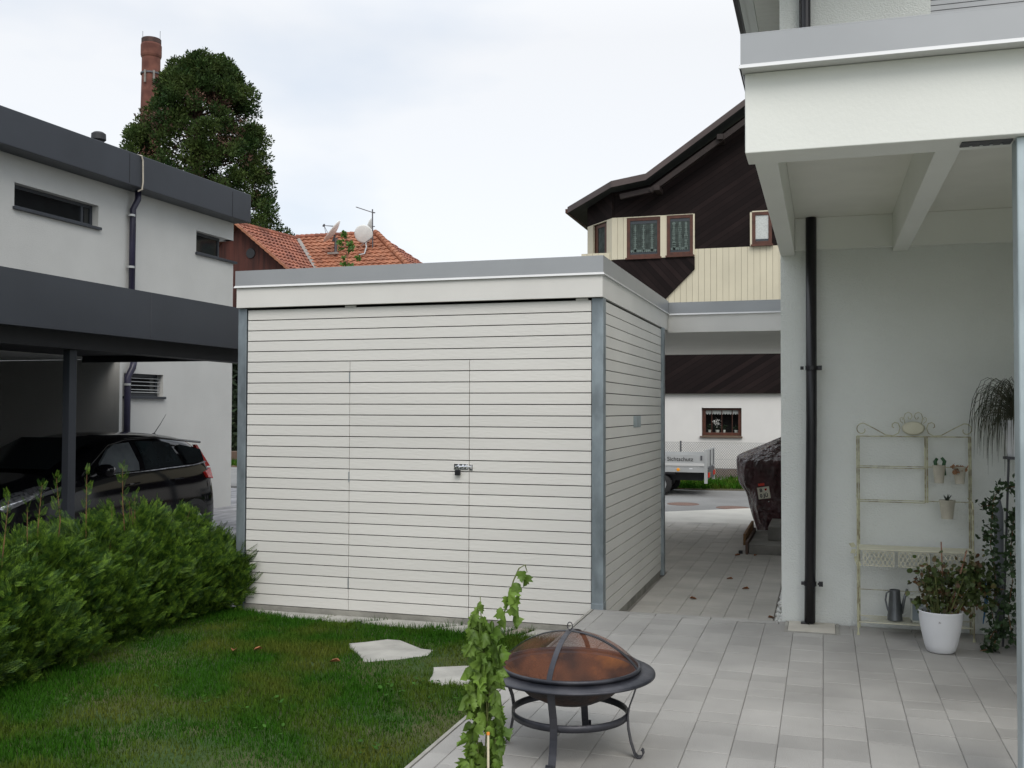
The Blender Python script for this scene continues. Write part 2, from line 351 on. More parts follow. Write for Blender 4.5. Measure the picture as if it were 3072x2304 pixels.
def align(D, roll=None):
    """rotation whose local Y follows D (n,3)"""
    D = D/np.linalg.norm(D, axis=1)[:, None]; up = np.tile([0., 0, 1], (len(D), 1)); x = np.cross(D, up); ln = np.linalg.norm(x, axis=1)
    x[ln < .05] = [1, 0, 0]; x /= np.linalg.norm(x, axis=1)[:, None]; z = np.cross(x, D); Rm = np.stack([x, D, z], 2)
    if roll is not None:
        c, s = np.cos(roll), np.sin(roll); n = len(D); Q = np.zeros((n, 3, 3)); Q[:, 0, 0] = c; Q[:, 0, 2] = s; Q[:, 1, 1] = 1; Q[:, 2, 0] = -s; Q[:, 2, 2] = c; Rm = Rm @ Q
    return Rm
def text(s, size, loc, rx, rz, m, parent, name='lettering', ry=0, sx=1.0, bold=0):
    cu = bpy.data.curves.new('t', 'FONT'); cu.body = s; cu.size = size; cu.align_x = 'CENTER'; cu.align_y = 'CENTER'; cu.extrude = .001; cu.offset = bold
    o = bpy.data.objects.new('t', cu); COL.objects.link(o); dg = bpy.context.evaluated_depsgraph_get(); me = bpy.data.meshes.new_from_object(o.evaluated_get(dg))
    bpy.data.objects.remove(o)
    rm = Matrix.Rotation(rz, 4, 'Z') @ Matrix.Rotation(ry, 4, 'Y') @ Matrix.Rotation(rx, 4, 'X') @ Matrix.Scale(sx, 4, (1, 0, 0))
    off = OFF[parent.name]; me.transform(Matrix.Translation(Vector(loc)-off) @ rm)
    me.materials.clear(); return link(name, me, m, parent)

# ================================================================== THE GROUND
def structure(o): o['kind'] = 'structure'; return o
structure(MB().poly([(-400, -300, -.42), (400, -300, -.42), (400, 500, -.42), (-400, 500, -.42)]).build('ground', M['gbase']))
# lawn sheet sloping a little, z = -.2 - .04 y
def lz(y): return -.2-.04*y
b = MB(); nx, ny = 26, 60
X0, X1, Y0, Y1 = -4.2, .0, -9.0, .12
for i in range(nx+1):
    for j in range(ny+1):
        x = X0+(X1-X0)*i/nx; y = Y0+(Y1-Y0)*j/ny; b.v.append((x, y, min(lz(y), .03)+.008*math.sin(3*x+1)*math.cos(2.3*y)))
for i in range(nx):
    for j in range(ny):
        k = i*(ny+1)+j; b.f.append((k, k+ny+1, k+ny+2, k+1))
structure(b.build('lawn', M['lawn'], smooth=True))
structure(MB().box(-60, -3.4, -20, 14.0, -.45, -.33).build('driveway', M['driveway']))
structure(MB().prism([(-60, 14.6, -.40), (-7, 13.2, -.40), (-1.0, 9.8, -.40), (.55, 11.08, -.40), (3, 11.6, -.40), (60, 18, -.40), (60, 26, -.40), (5, 17, -.40), (-1, 15.8, -.40), (-4, 16.5, -.40), (-10, 20, -.40), (-60, 21, -.40)], (0, 0, .12)).build('road', M['asphalt']))
structure(MB().prism([(-3.4, 3.1, -.41), (1.46, 3.1, -.41), (8, 9.1, -.41), (8, 12.3, -.41), (3, 11.6, -.41), (.55, 11.08, -.41), (-1.0, 9.8, -.41), (-3.4, 10.8, -.41)], (0, 0, .195)).build('forecourt_bed', M['joint']))
# verge
structure(MB().prism([(-60, 21, -.41), (-10, 20, -.41), (-4, 16.5, -.41), (-1, 15.8, -.41), (5, 17, -.41), (60, 26, -.41), (60, 40, -.41), (-60, 40, -.41)], (0, 0, .15)).build('verge', M['verge']))
nb = 26000
xs = rng.uniform(-4.5, 3.5, nb); ys = 15.9+.31*(xs+1)*(xs > -1)+rng.beta(1.2, 1.4, nb)*3.3
keep = (np.sin(xs*1.7+ys)*.5+rng.random(nb)) > .25; xs, ys = xs[keep], ys[keep]
blade = [(-.004, 0, 0), (.004, 0, 0), (.003, .012, .6), (-.003, .012, .6), (0, .035, 1.)]; bf = [(0, 1, 2, 3), (3, 2, 4)]
def grass(name, xs, ys, zs, hs, m, wid=1.0):
    n = len(xs); Rm = euler(rng.uniform(0, 2*PI, n), rng.uniform(-.35, .35, n), np.zeros(n)); Sc = np.zeros((n, 3, 3)); Sc[:, 0, 0] = wid; Sc[:, 1, 1] = hs/.05; Sc[:, 2, 2] = hs
    return scatter(name, blade, bf, Rm @ Sc, np.stack([xs, ys, zs], 1), m)
tag(grass('verge_grass', xs, ys, np.full(len(xs), -.265), rng.uniform(.06, .2, len(xs)), M['blade'], 3.), kind='stuff')

# pavers: rows of random length in 20.5 cm columns
def pavers(name, xcols, y0, y1, z, m, x_clip=None, gap=.003, seed=1, lens=(.16, .205, .26, .31)):
    rr = random.Random(seed); b = MB(); c = .0035
    for (xa, xb) in xcols:
        y = y0 - rr.random()*.2
        while y < y1:
            L = rr.choice(lens); ya, yb = max(y, y0)+gap/2, min(y+L, y1)-gap/2; y += L
            if yb-ya < .04: continue
            xl, xr = xa+gap*.35, xb-gap*.35; dz = rr.uniform(-.0018, .0018); zt = z+dz
            i = len(b.v)
            b.v += [(xl, ya, z-.03), (xr, ya, z-.03), (xr, yb, z-.03), (xl, yb, z-.03), (xl, ya, zt-c*.7), (xr, ya, zt-c*.7), (xr, yb, zt-c*.7), (xl, yb, zt-c*.7),
                    (xl+c, ya+c, zt), (xr-c, ya+c, zt), (xr-c, yb-c, zt), (xl+c, yb-c, zt)]
            for q in range(4):
                w = (q+1) % 4; b.f += [(i+q, i+w, i+4+w, i+4+q), (i+4+q, i+4+w, i+8+w, i+8+q)]
            b.f.append((i+8, i+9, i+10, i+11))
    return structure(b.build(name, m))
gx = 1.349
cols = [(gx+.205*k, gx+.205*(k+1)) for k in range(-6, 24)]
structure(MB().box(.03, 7.0, -9.5, -.02, -.40, -.012).build('terrace_bed', M['joint']))
pavers('terrace_paving', [(.022, gx-.205*6)]+cols, -9.5, -.10, 0, M['paver'], seed=3)
b = MB(); rr = random.Random(5); x = .022
while x < 7:
    L = rr.choice((.3, .42, .5)); b.box(x+.002, x+L-.002, -.097, -.004, -.05, rr.uniform(-.001, .001)); x += L
structure(b.build('terrace_edging', M['paver'], bevel=.003))
structure(MB().box(.0, .0195, -9.5, -.02, -.35, .004).build('terrace_kerb', M['conc']))
structure(MB().box(-.0, 1.46, .0, 3.6, -.40, -.212).build('path_bed', M['joint']))
pavers('path_paving', [(gx+.205*k, gx+.205*(k+1)) for k in range(-6, 1) if gx+.205*(k+1) < 1.41], .0, 3.3, -.2, M['paverp'], seed=8)
pavers('forecourt_paving', [(gx+.205*k, gx+.205*(k+1)) for k in range(-10, 5)], 3.3, 8.3, -.2, M['paverp'], seed=9)
M['paverl'] = mat('pale_sunlit_forecourt', (.52, .50, .45), .85, var=.08, vs=2.0, bump=.2, bs=140)  # pale concrete, with the sunlight beyond the carport also put into its colour
structure(MB().prism([(-3.4, 8.3, -.3), (2.4, 8.3, -.3), (8, 9.3, -.3), (8, 12.25, -.3), (3, 11.55, -.3), (.55, 11.03, -.3), (-1.0, 9.75, -.3), (-3.4, 10.7, -.3)], (0, 0, .098)).build('forecourt_apron', M['paverl']))
# white pebbles along the house side
n = 900; xs = rng.uniform(1.375, 1.455, n); ys = rng.uniform(.03, 3.4, n); ico = [(0, 0, 1), (.9, 0, .3), (.3, .85, .3), (-.7, .5, .3), (-.7, -.5, .3), (.3, -.85, .3), (.7, .5, -.4), (-.3, .8, -.4), (-.9, 0, -.4), (-.3, -.8, -.4), (.7, -.5, -.4)]
icf = [(0, 1, 2), (0, 2, 3), (0, 3, 4), (0, 4, 5), (0, 5, 1), (1, 6, 2), (2, 6, 7), (2, 7, 3), (3, 7, 8), (3, 8, 4), (4, 8, 9), (4, 9, 5), (5, 9, 10), (5, 10, 1), (1, 10, 6)]
tag(scatter('pebbles', ico, icf, rots(n, scale=(.012, .024)), np.stack([xs, ys, rng.uniform(-.21, -.175, n)], 1), M['gravel']), kind='stuff')

# ================================================================== GARDEN SHED
P = .093; zt = 2.367
shed = thing('garden_shed', 'cream slatted garden shed with flat roof, grey roof edge and padlocked door', 'shed', (-1.5, 1.5, -.2))
def boards(b, x0, x1, ks, y=0., gap=.0074, d=.020):
    for k in ks:
        z1 = zt-P*(k-1)-gap/2; z0 = zt-P*k+gap/2
        if k == 27: z0 = -.140
        if k == 0: z1 = 2.458
        b.box(x0, x1, y, y+d, z0, z1)
b = MB(); boards(b, -3.134, -.004, range(0, 5)); boards(b, -3.134, -2.131, range(5, 28)); boards(b, -1.032, -.004, range(5, 28)); b.build('front_wall', M['cream'], shed, bevel=.0015)
b = MB(); boards(b, -2.126, -1.037, range(5, 28), y=-.001); door = b.build('door', M['cream'], shed, bevel=.0015)
for z in (1.855, 1.0, .089):
    h = MB().tube([(-2.1285, -.004, z-.043), (-2.1285, -.004, z+.043)], .0045, 8).build('hinge', M['galv'], door)
# bolt latch
b = MB(); zc = 1.103; b.box(-1.165, -1.045, -.006, -.001, zc-.020, zc+.026); b.tube([(-1.15, -.014, zc+.004), (-1.005, -.014, zc+.004)], .007, 10)
for x in (-1.125, -1.085, -1.055): b.tube([(x, -.004, zc-.012), (x, -.018, zc-.006), (x, -.022, zc+.004), (x, -.018, zc+.014), (x, -.004, zc+.02)], .006, 6)
b.box(-1.028, -1.002, -.006, -.0005, zc-.026, zc+.022); b.tube([(-1.014, -.004, zc-.01), (-1.014, -.022, zc+.004), (-1.014, -.004, zc+.018)], .006, 6)
b.build('bolt_latch', M['chrome'], door)
b = MB(); b.box(-3.14, .0, .023, .06, -.135, 2.45); b.box(.02, .066, .07, 3.0, -.13, 2.45); b.box(-3.14, -3.1, .07, 3.0, -.13, 2.45); b.box(-3.1, .02, 2.95, 3.0, -.13, 2.45); b.build('inner_lining', M['gap'], shed)
b = MB()
for k in range(0, 28):
    z1 = zt-P*(k-1)-.0036; z0 = zt-P*k+.0036
    if k == 0: z1 = 2.458
    if k == 27: z0 = -.135
    b.box(.070, .0885, .106, 3.0, z0, z1)
b.build('side_wall', M['cream'], shed, bevel=.0015)
b = MB()
for k in range(0, 28): b.box(-3.225, -3.207, .12, 3.0, zt-P*k+.003, zt-P*(k-1)-.003)
b.build('far_side_wall', M['cream'], shed)
for (x0, x1, y0, y1, z0) in [(0.0, .096, -.003, .1, -.012), (-3.234, -3.149, -.003, .1, -.2), (.04, .118, 3.003, 3.10, -.2), (-3.234, -3.149, 3.0, 3.1, -.2)]:
    MB().box(x0, x1, y0, y1, z0, 2.476).build('post', M['galv'], shed, bevel=.004)
MB().box(-.002, .0985, -.006, .102, -.02, .045).build('post_foot', M['galv'], shed, bevel=.003)
b = MB(); b.box(-3.15, -.004, .004, .08, -.35, -.146); b.box(.0, .080, .104, 3.0, -.35, -.128); b.box(-3.15, -3.05, .08, 3.0, -.35, -.146); b.build('plinth', M['conc'], shed)
for x in (-2.18, -.13): MB().box(x, x+.1, .0, .018, 2.459, 2.4755).build('spacer', M['fascia'], shed)
b = MB(); z0, z1 = 2.478, 2.664
b.box(-3.227, .098, -.045, -.015, z0, z1); b.box(.068, .098, -.0145, 3.46, z0, z1); b.box(-3.227, -3.197, -.0145, 3.46, z0, z1)
b.build('fascia_board', M['fascia'], shed, bevel=.002)
b = MB(); b.box(-3.236, .106, -.054, -.0455, 2.672, 2.803); b.box(.0985, .106, -.045, 3.452, 2.672, 2.800); b.box(-3.236, -3.2275, -.045, 3.46, 2.672, 2.8)
b.box(-3.236, .106, -.0535, .06, 2.8005, 2.807); b.box(.02, .1055, .0605, 3.452, 2.8005, 2.807)
b.build('roof_trim', M['metal'], shed)
b = MB()  # drip edge, sloping outward
b.hexa([(-3.246, -.066, 2.655), (.118, -.066, 2.655), (.112, -.055, 2.655), (-3.24, -.055, 2.655), (-3.24, -.0575, 2.672), (.110, -.0575, 2.672), (.106, -.052, 2.675), (-3.236, -.052, 2.675)])
b.hexa([(.100, -.052, 2.655), (.116, -.0655, 2.655), (.116, 3.446, 2.655), (.100, 3.446, 2.655), (.1, -.052, 2.672), (.109, -.0575, 2.672), (.109, 3.45, 2.672), (.1, 3.45, 2.672)])
b.build('drip_edge', M['edge'], shed)
MB().box(-3.19, .06, .0, 3.46, 2.50, 2.74).build('roof_deck', M['anthd'], shed)
tag(MB().box(.0895, .094, 1.36, 1.73, 1.42, 1.525).box(.094, .097, 1.40, 1.69, 1.43, 1.515).build('metal_plate', M['galvn'], bevel=.001, loc=(.09, 1.5, 1.47)), 'small galvanised metal plate screwed to the side wall of the cream shed', 'metal plate')
pl = thing('padlock', 'small black padlock hanging from the chrome bolt of the shed door', 'padlock', (-1.124, -.03, 1.03))
MB().box(-1.147, -1.101, -.040, -.018, 1.035, 1.082).build('lock_body', M['black'], pl, bevel=.004)
MB().tube([(-1.139, -.029, 1.08), (-1.139, -.029, 1.1), (-1.132, -.029, 1.112), (-1.116, -.029, 1.112), (-1.109, -.029, 1.1), (-1.109, -.029, 1.08)], .004, 8).build('shackle', M['chrome'], pl)

# ================================================================== CARPORT BEHIND THE SHED
cp = thing('carport', 'cream flat roofed carport between the shed and the white house', 'carport', (.8, 5.8, -.2))
MB().box(.1, 1.455, 3.447, 3.475, 2.452, 2.655).build('fascia_board', M['fascia'], cp, bevel=.002)
MB().box(.1065, 1.455, 3.438, 3.446, 2.664, 2.785).box(.1065, 1.455, 3.4385, 3.55, 2.7855, 2.791).build('roof_trim', M['metal'], cp)
MB().hexa([(.117, 3.425, 2.648), (1.455, 3.425, 2.648), (1.455, 3.4365, 2.648), (.117, 3.4365, 2.648), (.110, 3.434, 2.664), (1.455, 3.434, 2.664), (1.455, 3.44, 2.667), (.110, 3.44, 2.667)]).build('drip_edge', M['edge'], cp)
b = MB(); y = 3.48
while y < 8.2: b.box(-3.15, 1.455, y, y+.142, 2.47, 2.49); y += .15
b.build('soffit', M['wwood'], cp)
MB().box(-3.19, 1.455, 3.48, 8.2, 2.495, 2.74).build('roof_deck', M['anthd'], cp)
MB().box(1.36, 1.455, 3.48, 8.2, 2.30, 2.466).build('beam', M['wwood'], cp)
MB().box(-3.19, 1.455, 8.205, 8.24, 2.465, 2.785).build('rear_fascia', M['fascia'], cp)
for x in (-3.15,): MB().box(x, x+.1, 8.0, 8.1, -.2, 2.465).build('post', M['galv'], cp)

# ================================================================== WHITE HOUSE ON THE RIGHT
ho = thing('white_house', 'white rendered house with covered terrace, black downpipes and a roller shutter upstairs', 'house', (1.46, .02, -.2))
b = MB(); b.facade('y', .02, 1.46, 9, -.3, 7.0, [(2.53, 4.4, 2.9, 5.6)], .18); b.poly([(1.46, .02, -.3), (1.46, 3.44, -.3), (1.46, 3.44, 7), (1.46, .02, 7)]); b.poly([(9, .02, -.3), (9, 3.44, -.3), (9, 3.44, 7), (9, .02, 7)]); b.poly([(1.46, 3.44, -.3), (9, 3.44, -.3), (9, 3.44, 7), (1.46, 3.44, 7)]); b.box(1.46, 9, 3.445, 9, -.3, 2.46); b.build('wall', M['plaster'], ho)
b = MB(); z = 2.9
while z < 5.6: b.box(2.535, 4.395, .10, .112, z, z+.034); b.box(2.535, 4.395, .112, .118, z-.004, z+.04); z += .040
b.build('roller_shutter', M['shutter'], ho)
# eaves overhang with soffit boards, seen from below
b = MB(); y = -1.2
while y < 3.5: b.box(1.195, 1.459, y, y+.088, 5.2, 5.22); y += .092
b.build('soffit', M['wwood2'], ho)
b = MB(); b.box(1.125, 1.192, -1.2, 3.6, 5.182, 5.22); b.box(1.072, 1.122, -1.2, 3.6, 5.203, 5.22); b.build('soffit_board', M['wwood'], ho)
b = MB(); b.box(1.018, 1.070, -1.2, 3.6, 5.19, 5.36); b.build('gutter', M['pipe'], ho, bevel=.01)
b = MB(); b.prism([(1.02, -1.25, 5.37), (1.46, -1.25, 5.5), (5.2, -1.25, 7.6), (9.4, -1.25, 5.4), (9.4, -1.25, 5.22), (5.2, -1.25, 7.35), (1.5, -1.25, 5.225), (1.08, -1.25, 5.225)], (0, 4.9, 0)); b.build('roof', M['anthd'], ho)
# upper downpipe
MB().tube([(1.655, -.045, 3.2), (1.655, -.045, 5.2)], .034, 12).box(1.605, 1.615, -.04, .019, 3.3, 5.2).build('upper_downpipe', M['pipe'], ho, smooth=False)
# lower downpipe with brackets
dp = MB().tube([(1.685, -.06, 3.019), (1.682, -.062, 1.5), (1.664, -.075, .02)],   .039, 20).build('downpipe', M['pipe'], ho, smooth=True)
for z in (1.897, .303):
    MB().lathe([(.0395, -.016), (.045, -.016), (.045, .016), (.0395, .016)], (1.665+.02*z/1.9, -.066, z), 20).tube([(1.72, -.066, z), (1.742, -.066, z)], .008, 8).tube([(1.628, -.066, z), (1.604, -.066, z)], .013, 8).box(1.728, 1.758, -.080, -.052, z-.017, z+.017).build('pipe_bracket', M['pipe'], dp)
MB().box(1.60, 1.66, -.10, -.05, -.001, .022).build('pipe_foot', M['pipe'], dp, bevel=.006)
# covered terrace roof
XL = 1.437; XR = 6.8; YF = -3.24
MB().box(XL, XR, YF, -3.02, 2.735, 3.096).build('front_beam', M['wwood'], ho, bevel=.004)
MB().box(1.462, 1.568, -3.019, .018, 2.752, 3.096).build('side_beam', M['wwood'], ho, bevel=.004)
for x in (2.255, 3.2, 4.15): MB().box(x, x+.108, -3.019, .018, 2.752, 3.02).build('rafter', M['wwood'], ho, bevel=.004)
MB().box(1.569, XR, -.045, .018, 2.782, 3.02).build('wall_plate', M['wwood'], ho, bevel=.003)
b = MB(); b.box(1.569, XR, -3.018, .018, 3.021, 3.05); b.build('ceiling', M['wwood2'], ho)
MB().box(1.46, XR, -3.0, .018, 3.12, 3.2).build('canopy_roof', M['anthd'], ho)
TF = YF-.045; b = MB(); b.box(XL-.014, XR, TF-.028, TF-.02, 3.112, 3.246); b.box(XL-.014, XL-.006, TF-.0195, .0, 3.112, 3.243); b.box(XL-.014, XR, TF-.0275, TF+.10, 3.2465, 3.252); b.build('roof_trim', M['metal'], ho)
b = MB(); b.hexa([(XL-.022, TF-.042, 3.094), (XR, TF-.042, 3.094), (XR, TF-.03, 3.094), (XL-.018, TF-.03, 3.094), (XL-.016, TF-.032, 3.112), (XR, TF-.032, 3.112), (XR, TF-.024, 3.116), (XL-.014, TF-.024, 3.116)]); b.box(XL-.012, XR, TF-.0195, YF+.02, 3.0975, 3.111)
b.build('drip_edge', M['edge'], ho)
MB().box(XL-.019, XL-.0145, TF-.029, .0, 3.0955, 3.1115).build('side_drip_shade', M['pipe'], ho)  # black colour puts in the shade beneath the side trim
MB().box(2.34, 2.54, -3.175, -3.10, 2.728, 2.7345).build('bracket_plate', M['steel'], ho)
for x in (2.38, 2.42, 2.46, 2.50): MB().tube([(x, -3.14, 2.721), (x, -3.14, 2.7275)], .008, 8).build('bolt', M['chrome'], ho)
MB().box(2.548, 2.665, -3.20, -3.085, .0, 2.734).build('post', M['galvn'], ho, bevel=.006)
MB().box(6.6, 6.7, -3.20, -3.085, .0, 2.734).build('post', M['galvn'], ho, bevel=.006)
MB().box(3.75, 3.9, -3.18, .018, .0, 2.78).build('shade_partition', M['plaster'], ho)  # unseen end wall, added to darken the house wall under the canopy
dc = thing('drain_cover', 'square concrete drain cover set in the paving under the black downpipe', 'drain cover', (1.68, -.2, 0))
M['concl'] = mat('pale_concrete', (.50, .47, .41), .9, var=.10, vs=6, bump=.2, bs=60)
MB().box(1.515, 1.842, -.34, .0, -.02, .009).build('lid', M['concl'], dc, bevel=.004)
MB().box(1.49, 1.511, -.37, .0, -.02, .006).box(1.846, 1.868, -.37, .0, -.02, .006).box(1.511, 1.846, -.37, -.345, -.02, .006).build('frame', M['conc'], dc)

# ================================================================== DARK ROOFED GREY HOUSE ON THE LEFT
XW = -9.396
lh = thing('grey_house', 'grey rendered house with anthracite roof edge and carport sheltering the black car', 'house', (-9.4, 3.0, -.33))
w1 = (3.80, 5.56, 4.50, 4.85); w2 = (8.2, 9.43, 4.50, 4.91); w3 = (6.23, 7.27, 1.79, 2.175); rec = (-1.85, 6.02, -.45, 2.39)
b = MB(); b.facade('x', XW, -14, 9.43, -.45, 5.35, [w1, w2, w3, rec], -.16); b.box(-13.2, -13.0, -1.85, 6.02, -.45, 2.39); b.box(-13.0, XW-.16, -2.0, -1.86, -.45, 2.39); b.box(-13.0, XW-.16, 6.03, 6.15, -.45, 2.39); b.box(-13.0, XW-.16, -1.85, 6.02, 2.40, 2.45)
b.facade('y', 9.43, -16, XW, -.45, 5.35, [(-10.9, XW, 4.5, 4.91)], -.16)
b.poly([(XW-.02, -14, 5.34), (XW-.02, 9.43, 5.34), (-16, 9.43, 5.34), (-16, -14, 5.34)]); b.poly([(-16, -14, -.4), (XW, -14, -.4), (XW, -14, 5.3), (-16, -14, 5.3)])
b.build('wall', M['plastg'], lh)
def win(p, y0, y1, z0, z1, ow=.05, rec=.12, mull=None, over=.05):
    f = MB(); x = XW-rec
    f.box(x-.04, x, y0, y0+ow, z0, z1); f.box(x-.04, x, y1-ow, y1, z0, z1); f.box(x-.04, x, y0+ow, y1-ow, z0, z0+ow); f.box(x-.04, x, y0+ow, y1-ow, z1-ow, z1)
    for mm in (mull or []): f.box(x-.04, x, mm, mm+ow, z0+ow, z1-ow)
    fr = f.build('window', M['anth'], p)
    MB().box(x-.03, x-.02, y0+.02, y1-.02, z0+.02, z1-.02).build('pane', M['glassd'], fr)
    MB().box(XW-.12, XW+.05, y0-.03, y1+.03, z0-.045, z0-.001).build('sill', M['anth'], fr, bevel=.004)
    return fr
win(lh, w1[0], w1[1], w1[2], w1[3], mull=[5.3]); win(lh, 8.2, 9.12, 4.50, 4.91); fr3 = win(lh, w3[0], w3[1], w3[2], w3[3])
MB().box(XW-.10, XW+.05, 9.16, 9.50, 4.455, 4.499).build('corner_sill', M['anth'], lh)
b = MB()
for z in (1.86, 1.905, 1.975, 2.04, 2.10): b.tube([(XW-.07, 6.24, z), (XW-.07, 7.26, z)], .007, 6)
b.build('window_bars', M['alu'], fr3)
# roof band
b = MB(); b.hexa([(-16, -14.2, 5.17), (-9.05, -14.2, 5.17), (-9.05, 9.50, 5.26), (-16, 9.50, 5.26), (-16, -14.2, 5.59), (-9.05, -14.2, 5.59), (-9.05, 9.50, 5.82), (-16, 9.50, 5.82)]); b.build('roof', M['anth'], lh, bevel=.01)
for y in (5.86, 8.85): MB().box(-9.0495, -9.046, y, y+.012, 5.27, 5.75).build('roof_seam', M['anthd'], lh)
# carport: band, inner beam, post, soffit
b = MB(); b.box(-4.99, -4.92, -13.5, 5.3, 2.30, 2.79); b.box(XW+.01, -4.991, 5.22, 5.3, 2.30, 2.79); b.build('carport_fascia', M['anth'], lh)
MB().box(-4.9195, -4.918, 1.00, 1.006, 2.31, 2.78).build('fascia_seam', M['steel'], lh)
MB().box(XW+.01, -4.995, -13.5, 5.215, 2.40, 2.74).build('carport_roof', M['anthd'], lh)
MB().box(-5.36, -5.15, -13.5, 5.215, 2.155, 2.395).build('carport_beam', M['anthd'], lh)
MB().box(XW+.01, -5.0, -1.9, -1.8, -.4, 2.39).box(-5.15, -5.05, -13, -1.91, -.4, 2.15).build('shade_wall', M['anthd'], lh)  # unseen walls added to keep daylight out of the carport
MB().box(-5.33, -5.25, .215, .315, -.33, 2.15).build('carport_post', M['anth'], lh, bevel=.004)
# side wall of carport (darker part) and corner strip
MB().box(XW+.002, XW+.08, 6.02, 6.09, -.33, 2.4).build('wall_strip', M['plastg'], lh)
dpl = MB().tube([(XW+.13, 6.37, 5.3), (XW+.13, 6.36, 5.10), (XW+.08, 6.30, 4.93), (XW+.08, 6.29, 2.8)], .052, 12).tube([(XW+.1, 6.36, 2.4), (XW+.09, 6.33, 2.26), (XW+.08, 6.22, 2.1), (XW+.08, 6.21, -.3)], .055, 12).build('downpipe', M['pipeb'], lh, smooth=True)
for z, y in ((4.82, 6.265), (3.95, 6.262), (1.98, 6.21), (1.10, 6.21)): MB().lathe([(.055, -.018), (.062, -.018), (.062, .018), (.055, .018)], (XW+.08, y, z), 14).build('pipe_clip', M['alu'], dpl)
ck = thing('cable', 'beige cable looping over the dark roof edge of the grey house', 'cable', (-9.03, 6.15, 5.2))
MB().tube([(-9.3, 6.10, 5.79), (-9.1, 6.11, 5.79), (-9.03, 6.14, 5.775), (-9.03, 6.17, 5.70), (-9.03, 6.18, 5.35), (-9.04, 6.17, 5.22), (-9.1, 6.14, 5.19)], .014, 8).build('cord', M['cordc'], ck)
vp = thing('roof_vent', 'dark mushroom vent cap on top of the grey house roof', 'vent', (-10.2, 6.5, 5.75))
MB().lathe([(.05, 5.70), (.05, 6.14)], (-10.2, 6.5, 0), 16).build('vent_pipe', M['anth'], vp)
MB().lathe([(.0, 6.36), (.08, 6.36), (.12, 6.33), (.125, 6.23), (.09, 6.20), (.09, 6.13), (0, 6.13)], (-10.2, 6.5, 0), 20).build('vent_cap', M['anthd'], vp)
lr = MB().tube([(-10.2, 7.6, 5.75), (-10.2, 7.6, 6.02)], .012, 6).build('roof_rod', M['steel'], loc=(-10.2, 7.6, 5.75)); tag(lr, 'thin short rod on the dark roof right of the vent cap', 'rod')

# ================================================================== CAR
car = thing('parked_car', 'black compact people carrier parked under the grey house carport', 'car', (-7.265, 2.3, -.33))
cx = -7.265
ST = [(.20, .50, .56, .52, .22, .45, .30, .32), (.26, .66, .74, .68, .36, .55, .44, .46), (.45, .82, .86, .80, .54, .62, .60, .62), (.9, .88, .90, .85, .66, .66, .71, .745), (1.35, .89, .905, .86, .73, .70, .78, .825), (1.55, .89, .905, .865, .75, .72, .81, .87),
      (1.95, .89, .905, .87, .77, .72, .93, 1.045), (2.4, .89, .905, .872, .78, .675, 1.13, 1.215), (2.8, .89, .905, .872, .79, .66, 1.205, 1.285), (3.4, .89, .905, .87, .80, .655, 1.20, 1.285), (4.0, .88, .90, .86, .81, .64, 1.145, 1.235), (4.26, .86, .88, .84, .815, .62, 1.085, 1.165),
      (4.35, .84, .86, .81, .80, .62, .96, 1.02), (4.43, .80, .84, .78, .70, .60, .78, .80), (4.46, .76, .80, .72, .45, .55, .56, .57)]
b = MB(); n = 13
for (y, wb, wm, wt_, zb, wr, ze, ztp) in ST:
    half = [(wb, -.12), (wm, .05), (wm, .35 if zb > .45 else zb*.6), (wt_, zb), (wr, ze), (wr*.72, ze+(ztp-ze)*.8), (0, ztp)]
    ring = [(cx+x, y, z) for x, z in half] + [(cx-x, y, z) for x, z in half[-2::-1]]
    b.v += ring
N = len(ST)
for k in range(N-1):
    for j in range(n-1): b.f.append((k*n+j, k*n+j+1, (k+1)*n+j+1, (k+1)*n+j))
    b.f.append((k*n+n-1, k*n, (k+1)*n, (k+1)*n+n-1))
b.f.append(tuple(range(n))); b.f.append(tuple((N-1)*n+j for j in range(n-1, -1, -1)))
body = b.build('body', M['car'], car, smooth=True, subsurf=2)
def side(y, z, o=.012): # point on +X greenhouse side
    zr = 1.20; t = (z-.78)/(zr-.78); return (cx+.872+(.665-.872)*max(0, t)+o, y, z)
def glass(pts, m, nm, o=.004):
    q = [side(y, z, o) for y, z in pts]; q2 = [side(y, z, o-.03) for y, z in pts]; b = MB(); i = len(q); b.v = q+q2; b.f = [tuple(range(i))]+[(k, (k+1) % i, i+(k+1) % i, i+k) for k in range(i)]
    return b.build(nm, m, car)
glass([(2.10, .80), (2.78, .81), (2.82, .90), (2.78, 1.155), (2.5, 1.14), (2.35, 1.08), (2.14, .93)], M['carglassl'], 'side_window')
glass([(2.93, .81), (3.70, .83), (3.66, .92), (3.58, 1.12), (3.45, 1.15), (2.93, 1.165)], M['carglass'], 'side_window')
glass([(3.80, .84), (4.18, .86), (4.20, 1.02), (3.78, 1.10), (3.74, 1.09)], M['carglass'], 'quarter_window')
b = MB(); b.poly([(cx-.62, 1.50, .885), (cx+.62, 1.50, .885), (cx+.55, 2.33, 1.22), (cx-.55, 2.33, 1.22)]); b.build('windscreen', M['carglass'], car)
tb = MB().tube([side(1.75, .80, .0), side(2.1, 1.0, .01), side(2.35, 1.13, .01), side(2.7, 1.19, .01), side(3.3, 1.205, .01), side(4.25, 1.115, .01)], .016, 8).build('window_trim', M['car'], car, smooth=True)
MB().tube([side(2.05, .785, .012), side(3.0, .795, .012), side(3.9, .82, .012), side(4.2, .85, .012)], .008, 6).build('belt_trim', M['lens'], car)
# mirror
MB().lathe([(0, -.12), (.045, -.11), (.075, -.04), (.078, .05), (.05, .11), (0, .12)], (cx+1.0, 1.98, .85), 14, 'x').build('wing_mirror', M['car'], car, smooth=True)
MB().bar((cx+.88, 2.02, .80), (cx+.96, 2.0, .84), .05, .04).build('mirror_arm', M['black'], car)
